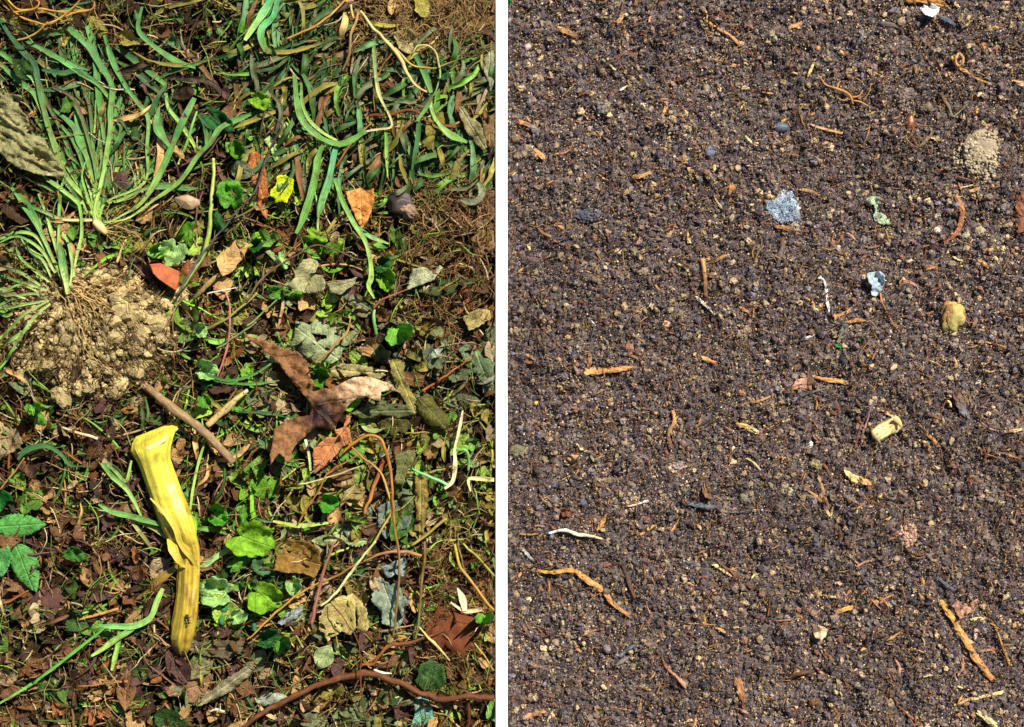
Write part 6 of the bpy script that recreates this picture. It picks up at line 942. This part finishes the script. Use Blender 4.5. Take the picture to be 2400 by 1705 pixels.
LP = [('pebble', 'glossy dark blue grey pebble', 1831, 299, 20, 12, 11, 0, C(84, 96, 108), .05, M_stone), ('pebble', 'pink sharp edged pebble left of centre', 1562, 759, 11, 10, 8, 0, C(214, 166, 140), .1, M_stone), ('pebble', 'pinkish grey pebble at the upper left', 1238, 111, 10, 9, 7, 0, C(190, 164, 154), .1, M_stone), ('pebble', 'small olive yellow pebble at the upper left', 1290, 174, 6, 5, 4, 0, C(176, 160, 90), .1, M_stone), ('pebble', 'tan pebble near the tan splinter trio', 1484, 364, 10, 7, 6, 30, C(176, 154, 100), .1, M_stone),
 ('pebble', 'dull blue pebble in the upper middle', 1664, 356, 12, 14, 8, 20, C(104, 110, 126), .1, M_stone), ('pebble', 'teal small pebble under the long tan twig', 1625, 121, 5, 5, 4, 0, C(140, 184, 180), .1, M_stone), ('pebble', 'teal pebble in the left middle', 1433, 397, 6, 5, 4, 0, C(136, 172, 170), .1, M_stone), ('pebble', 'tiny turquoise pebble near the left board', 1260, 402, 4, 4, 3, 0, C(120, 190, 190), .1, M_stone), ('pebble', 'pale teal oval pebble near the top left', 1424, 79, 9, 6, 5, 0, C(130, 156, 150), .15, M_stone),
 ('pebble', 'round olive grey pebble left of the cream upright splinter', 1655, 207, 10, 11, 8, 0, C(120, 110, 86), .12, M_stone), ('pebble', 'pale yellow oval pebble at the top right corner', 2308, 10, 9, 5, 5, 0, C(240, 220, 160), .1, M_stone), ('pebble', 'cream tan pebble under the pink tan twig', 1906, 331, 10, 8, 6, 0, C(214, 196, 160), .15, M_stone), ('pebble', 'orange round pebble near the cream upright splinter', 1917, 114, 6, 6, 5, 0, C(190, 130, 70), .1, M_stone), ('pebble', 'white perforated round pebble right of centre', 2196, 541, 8, 8, 6, 0, C(240, 224, 190), .1, M_stone),
 ('pebble', 'tan grey rough pebble right of the bark strip', 2297, 543, 11, 11, 8, 0, C(176, 160, 124), .3, M_clod), ('pebble', 'cream grey pebble just right of the bark strip foot', 2264, 551, 10, 9, 7, 0, C(180, 166, 130), .3, M_clod), ('pebble', 'orange tan lump at the middle top', 1710, 443, 13, 12, 9, 0, C(186, 130, 84), .2, M_clod), ('pebble', 'salmon brown pebble left of the slate blue stick end', 1478, 815, 13, 12, 8, 0, C(150, 108, 90), .2, M_clod), ('pebble', 'grey slate pebble in the lower left', 1367, 1176, 9, 10, 7, 20, C(110, 112, 120), .1, M_stone),
 ('pebble', 'orange and cream pebble left of the middle', 1349, 1069, 11, 8, 7, 0, C(214, 166, 120), .2, M_stone), ('pebble', 'yellow round pebble near the wavy strip', 1605, 979, 5, 5, 4, 0, C(200, 170, 90), .05, M_stone), ('pebble', 'brown pink pebble below the wavy strip', 1602, 1038, 10, 11, 8, 0, C(140, 110, 100), .12, M_stone), ('pebble', 'grey rough pebble above the thin pale tail', 1750, 1168, 17, 15, 10, 10, C(130, 124, 106), .25, M_clod), ('pebble', 'upper of two pale round pebbles right of centre', 1839, 1138, 9, 8, 6, 0, C(176, 164, 130), .1, M_stone),
 ('pebble', 'lower of two pale round pebbles right of centre', 1857, 1152, 8, 8, 6, 0, C(170, 170, 150), .1, M_stone), ('pebble', 'round pale grey pebble left of the needle pair', 1830, 1011, 7, 6, 5, 0, C(160, 146, 126), .1, M_stone), ('pebble', 'pinkish small pebble at the right edge', 2353, 1014, 7, 7, 5, 0, C(180, 156, 150), .1, M_stone), ('pebble', 'pale chip like pebble in the lower left', 1241, 1405, 9, 7, 4, 20, C(240, 206, 160), .2, M_stone), ('pebble', 'white chip right of the needle pair foot', 1899, 1042, 6, 9, 4, 15, C(240, 226, 220), .1, M_stone),
 ('pebble', 'white square chip at the right, above the bark chunk', 2292, 898, 8, 11, 5, 10, C(240, 226, 190), .12, M_stone), ('pebble', 'yellow square chip near the left board', 1257, 946, 6, 6, 4, 20, C(224, 176, 60), .05, M_stone), ('pebble', 'brown round lump in the lower right part', 1908, 1648, 14, 11, 9, 0, C(116, 82, 50), .1, M_clod), ('pebble', 'white spot pebble at the right, below the ring chip', 2381, 430, 4, 5, 4, 0, C(250, 246, 240), .1, M_stone), ('pebble', 'blue white pebble in the lower left part', 1317, 1505, 6, 5, 4, 0, C(190, 206, 206), .1, M_stone),
 ('soil_clod', 'big pale tan soil clod at the right', 2296, 356, 46, 58, 18, 10, C(190, 172, 142), .45, M_clod), ('soil_clod', 'mauve grey soil clod, upper right middle', 2120, 226, 28, 16, 12, -30, C(140, 122, 112), .45, M_clod), ('soil_clod', 'tan soil clod right of the mauve grey one', 2172, 252, 16, 11, 10, 0, C(150, 132, 110), .45, M_clod), ('soil_clod', 'bluish grey soil clod in the left middle', 1378, 506, 32, 18, 12, 0, C(106, 104, 112), .45, M_clod), ('soil_clod', 'olive grey clod pair near the left board', 1214, 1058, 18, 17, 12, 0, C(140, 132, 100), .5, M_clod), ('soil_clod', 'grey yellow soil clod above the pair of round pebbles', 1910, 1088, 14, 13, 9, 0, C(160, 148, 106), .4, M_clod),
 ('soil_clod', 'grey crumbly soil clod at the upper left', 1412, 254, 16, 16, 10, 0, C(150, 144, 132), .5, M_clod), ('soil_clod', 'pale pink crumb cluster in the lower right middle', 2130, 1252, 20, 26, 10, 30, C(206, 164, 140), .6, M_clod), ('soil_clod', 'white and grey crumb cluster below the long hair thin stem', 1590, 1093, 15, 12, 8, 0, C(170, 150, 140), .6, M_clod)]
for i, (nm, lb, x, y, rx, ry, rz, rt, tn, ro_, mt) in enumerate(LP):
    mb = lump(MB(), x, y, rx*(.9 if nm == 'soil_clod' else 1), ry*(.9 if nm == 'soil_clod' else 1), rz, rt, tn, 4, ro_ if nm != 'soil_clod' else .2, 800+i, .35, facet=.25 if 'chip' in lb or 'sharp' in lb else 0)
    if nm == 'soil_clod':
        mb.t[0] = np.asarray(mb.t[0])*.7
        for q in range(int(rx*ry*.16)+25):
            a = U(0, 6.28); e = math.sqrt(rnd.random())*(.72+.75*float(vn(a*1.1, 0*a, i))); ca, sa = math.cos(R(-rt)), math.sin(R(-rt)); ex, ey = math.cos(a)*e*rx, math.sin(a)*e*ry
            r_ = U(1.5, 5); v, f = lumpv(r_, r_*U(.6, 1), r_*.8, U(0, 180), 2, .3, q); X_, Y_ = x+ex*ca+ey*sa, y-ex*sa+ey*ca
            v = v+W3(X_, Y_, float(HH(X_, Y_))+rz*S*(.35+.95*math.sqrt(max(0, 1-e*e)))); mb.add(v, f, v*1.0, tn*U(.55, 1.15))
    tag(mb.build(nm, mt), lb, nm.replace('_', ' '))
fl = thing('fluff', 'blue grey woolly patch of fluff', 'fluff', 1836, 486)
mb = MB()
FP = np.array([(1799, 489), (1796, 475), (1829, 462), (1834, 448), (1859, 451), (1859, 464), (1870, 483), (1872, 502), (1864, 521), (1848, 516), (1829, 524), (1821, 513), (1810, 500)], float)
def fp_():
    while True:
        q = np.array([[U(1790, 1878), U(442, 530)]])
        if inside(q, FP)[0]: return q[0]
for i in range(420):
    x, y = fp_(); lump(mb, x, y, U(2, 7), U(2, 6), U(1.5, 3), U(0, 180), C(204, 218, 230)*U(.8, 1.05), 2, .5, i, 1.2, freq=3)
mb.build('wool', M_fluff, fl); mb = MB()
for i in range(300):
    x, y = fp_(); a = U(0, 6.28); L_ = U(6, 15); add_tube(mb, C(176, 196, 214), [(x, y), (x+L_*.5*math.cos(a)+U(-4, 4), y+L_*.5*math.sin(a)+U(-4, 4)), (x+L_*math.cos(a+.5), y+L_*math.sin(a+.5))], .45, lift=U(.004, .008), sides=3, caps=False, n=6)
mb.build('fibres', M_fluff, fl)
ye = thing('yellow_lump', 'knobbly yellow lump with brown peeling skin', 'lump', 2235, 743)
lump(MB(), 2234, 744, 27, 35, 20, 10, C(184, 166, 100), 4, .3, 61, .4, freq=3).build('flesh', M_clod, ye); lump(MB(), 2222, 736, 17, 31, 19, 5, C(150, 112, 72), 4, .3, 62, .6, freq=3).build('skin', M_clod, ye)
hu = thing('husk', 'shiny amber brown oval husk', 'husk', 2134, 290); lump(MB(), 2134, 290, 12, 21, 8, 5, C(130, 70, 26), 4, .12, 64, .6).build('shell', M_stalk, hu); lump(MB(), 2135, 288, 5, 8, 5, 0, C(206, 150, 60), 3, .3, 65, 1.6).build('spot', M_stalk, hu)
ri = thing('ring_chip', 'tan ring shaped chip with a hole, upper right', 'wood chip', 2248, 140)
add_tube(MB(), WD['tan'], [(2248, 126), (2256, 134), (2256, 148), (2248, 156), (2240, 148), (2241, 134), (2248, 126)], 3.6, lift=.008, sides=8, seed=3).build('ring', M_wood, ri); add_tube(MB(), WD['tan'], [(2229, 134), (2236, 142), (2246, 160)], [3, 5, 3], lift=.006, sides=7, seed=5).build('stub', M_wood, ri)
rt_ = thing('rootlet', 'branching amber rootlet below the cream upright splinter', 'rootlet', 1995, 228)
for p, r_ in [([(1918, 177), (1926, 186), (1937, 200), (1962, 208), (1985, 218), (1996, 232), (2000, 245)], [1.5, 2, 2.2, 3, 3.4, 3.4, 2]), ([(1996, 230), (2014, 224), (2022, 212)], [2.4, 2, 1.2]), ([(2024, 236), (2036, 220), (2040, 197)], [1.4, 1.4, 1]), ([(1998, 236), (2016, 240), (2034, 250)], [2, 2, 1.2]), ([(1963, 206), (1964, 198), (1970, 190)], [1.6, 1.4, 1]), ([(1994, 226), (1978, 236), (1962, 230)], [1.6, 1.4, 1])]:
    add_tube(MB(), C(196, 140, 70), p, r_, lift=.007, sides=7, wig=1, seed=int(p[0][0])).build('branch', M_root, rt_)
# countable small finds, individually
def okR(x, y): return all((x-a)**2+(y-b)**2 > 15**2 for a, b, _ in LAND_R)
cw = ['tan', 'orange', 'cream', 'red brown', 'brown', 'brown', 'grey', 'dark brown', 'pinkish', 'golden', 'tan', 'dark brown']
for i, (x, y) in enumerate(poisson(285, 1200, 2392, 6, 1698, 26, okR)):
    cn = rnd.choice(cw); a = U(0, math.pi); L_ = rnd.choice([U(9, 18), U(12, 26), U(20, 44)]); h = L_/2; dx, dy = math.cos(a)*h, -math.sin(a)*h; b = U(-.15, .15)*L_
    wd = U(3, 6) if L_ > 18 else U(3.5, 8)
    splinter('wood_splinter', uniq("short" if L_ < 14 else "long" if L_ > 26 else "small", cn+' splinter', rel(x, y), ['thin' if wd < 4.5 else 'fat', 'level' if a < .4 or a > 2.7 else 'upright' if 1.2 < a < 1.9 else 'slanting', 'rough']), 'splinter', [(x-dx, y-dy), (x-dy/h*b, y+dx/h*b), (x+dx, y+dy)], wd, WD[cn]*U(.75, 1.1), lift=U(.002, .005), flat=U(.35, .7), seed=900+i, sides=7, group='loose wood splinters on the compost')
pc = [('grey', C(120, 112, 110)), ('tan', C(170, 140, 104)), ('white', C(230, 220, 210)), ('brown', C(110, 84, 66)), ('blue grey', C(112, 112, 116)), ('olive', C(134, 122, 84)), ('orange', C(184, 120, 70)), ('tan', C(160, 130, 100)), ('brown', C(120, 90, 76)), ('grey', C(100, 92, 92))]
for i, (x, y) in enumerate(poisson(290, 1198, 2394, 4, 1700, 24, okR)):
    cn, tn = rnd.choice(pc); r_ = U(2.2, 4.5) if cn in ('white', 'orange') else (U(4, 8) if rnd.random() < .85 else U(8, 11))
    tag(lump(MB(), x, y, r_, r_*U(.65, 1), r_*.7, U(0, 180), tn*U(.8, 1.1), 3, .3, 1300+i, .2, facet=.2).build('pebble', M_clod, smooth=False), uniq("tiny" if r_ < 4 else "small" if r_ < 8 else "round", cn+' pebble', rel(x, y), ['dull', 'rough', 'uneven']), 'pebble', 'small pebbles and crumbs on the compost')
# uncountable crumbs
def crumbs(name, n, sub, rlo, rhi, pal, wts, lo, hi, mat, label, region=(1190, 2590, -190, 1890), el=.75, pw=2.2, seed=1):
    g = np.random.default_rng(seed); v0, f0 = ICO[sub]; m = len(v0)
    x = g.uniform(region[0], region[1], n); y = g.uniform(region[2], region[3], n); r = (rlo+(rhi-rlo)*g.random(n)**pw)*S
    sc = np.stack([r, r*g.uniform(.55, 1, n), r*g.uniform(.5, .9, n)], 1)
    a = g.uniform(0, 6.28, n); b = g.uniform(-.7, .7, n)
    jit = 1+g.uniform(-.38, .32, (n, m, 1)); P = v0[None]*jit*sc[:, None]*g.uniform(.7, 1.25, (n, 1, 3))
    X, Y, Z = P[..., 0], P[..., 1], P[..., 2]; cb, sb = np.cos(b)[:, None], np.sin(b)[:, None]; X, Z = X*cb-Z*sb, X*sb+Z*cb
    ca, sa = np.cos(a)[:, None], np.sin(a)[:, None]; X, Y = X*ca-Y*sa, X*sa+Y*ca
    z = HR(x, y)+0.0035*(fbm(x/8, y/8, 91)-0.5)+r*g.uniform(-.2, .7, n)+g.uniform(lo, hi, n); o = W3(x, y, z)
    V = (np.stack([X, Y, Z], -1)+o[:, None]).reshape(-1, 3); F = (f0[None]+(np.arange(n)*m)[:, None, None]).reshape(-1, 3)
    ci = g.choice(len(pal), n, p=np.array(wts)/sum(wts)); T = np.array(pal)[ci]*g.uniform(.55, 1.3, n)[:, None]*(0.32+1.1*fbm(x/90, y/90, 9, 5)+.62*fbm(x/380, y/380, 57, 3))[:, None]
    tag(MB().add(V, F, V*1.0, np.repeat(T, m, 0)).build(name, mat, smooth=False), label, name.replace('_', ' '), kind='stuff')
PE = [C(86, 72, 72), C(116, 100, 90), C(144, 124, 98), C(66, 56, 62), C(170, 146, 110), C(112, 104, 108), C(126, 90, 70), C(190, 164, 122)]
crumbs('soil_crumbs', 32000, 2, 1.8, 9, PE, [4, 4, 3, 3, 1.6, 1.5, 1.2, .7], -.0005, .0022, M_crumb, 'dark crumbs of finished compost covering the whole bed')
crumbs('fine_grit', 156000, 1, .9, 2.7, PE+[C(214, 176, 110), C(176, 110, 60)], [4, 4, 3, 3, 1.6, 1.5, 1.2, 1, .8, .8], 0, .0042, M_crumb, 'fine dark grit between the compost crumbs', pw=1.3, seed=2)
crumbs('pale_specks', 5000, 1, .8, 2.4, [C(236, 206, 150), C(250, 246, 240), C(220, 160, 90), C(150, 170, 176)], [5, 2, 3, 1], .001, .0035, M_stone, 'pale sandy specks scattered over the compost', pw=2, seed=3)
def fibres():
    mb = MB(); mk = ['brown', 'red brown', 'tan', 'dark brown', 'orange', 'grey', 'brown', 'dark brown']
    for i in range(12500):
        x, y = U(1195, 2580), U(-180, 1880); a = U(0, 6.28); L_ = U(6, 22) if rnd.random() < .85 else U(20, 44); dx, dy = math.cos(a)*L_/2, math.sin(a)*L_/2
        add_tube(mb, WD[rnd.choice(mk)]*U(.5, 1.0), [(x-dx, y-dy), (x+U(-3, 3), y+U(-3, 3)), (x+dx, y+dy)], [U(.5, 2.1), .6], lift=[U(.001, .006), U(.002, .007), U(.001, .005)], sides=4, flat=.6, seed=i, n=5, caps=False)
    tag(mb.build('wood_fibres', M_wood), 'countless tiny wood fibres mixed into the compost', 'wood fibres', kind='stuff')
fibres()
for o in list(scene.objects):
    if '_o' in o: del o['_o']
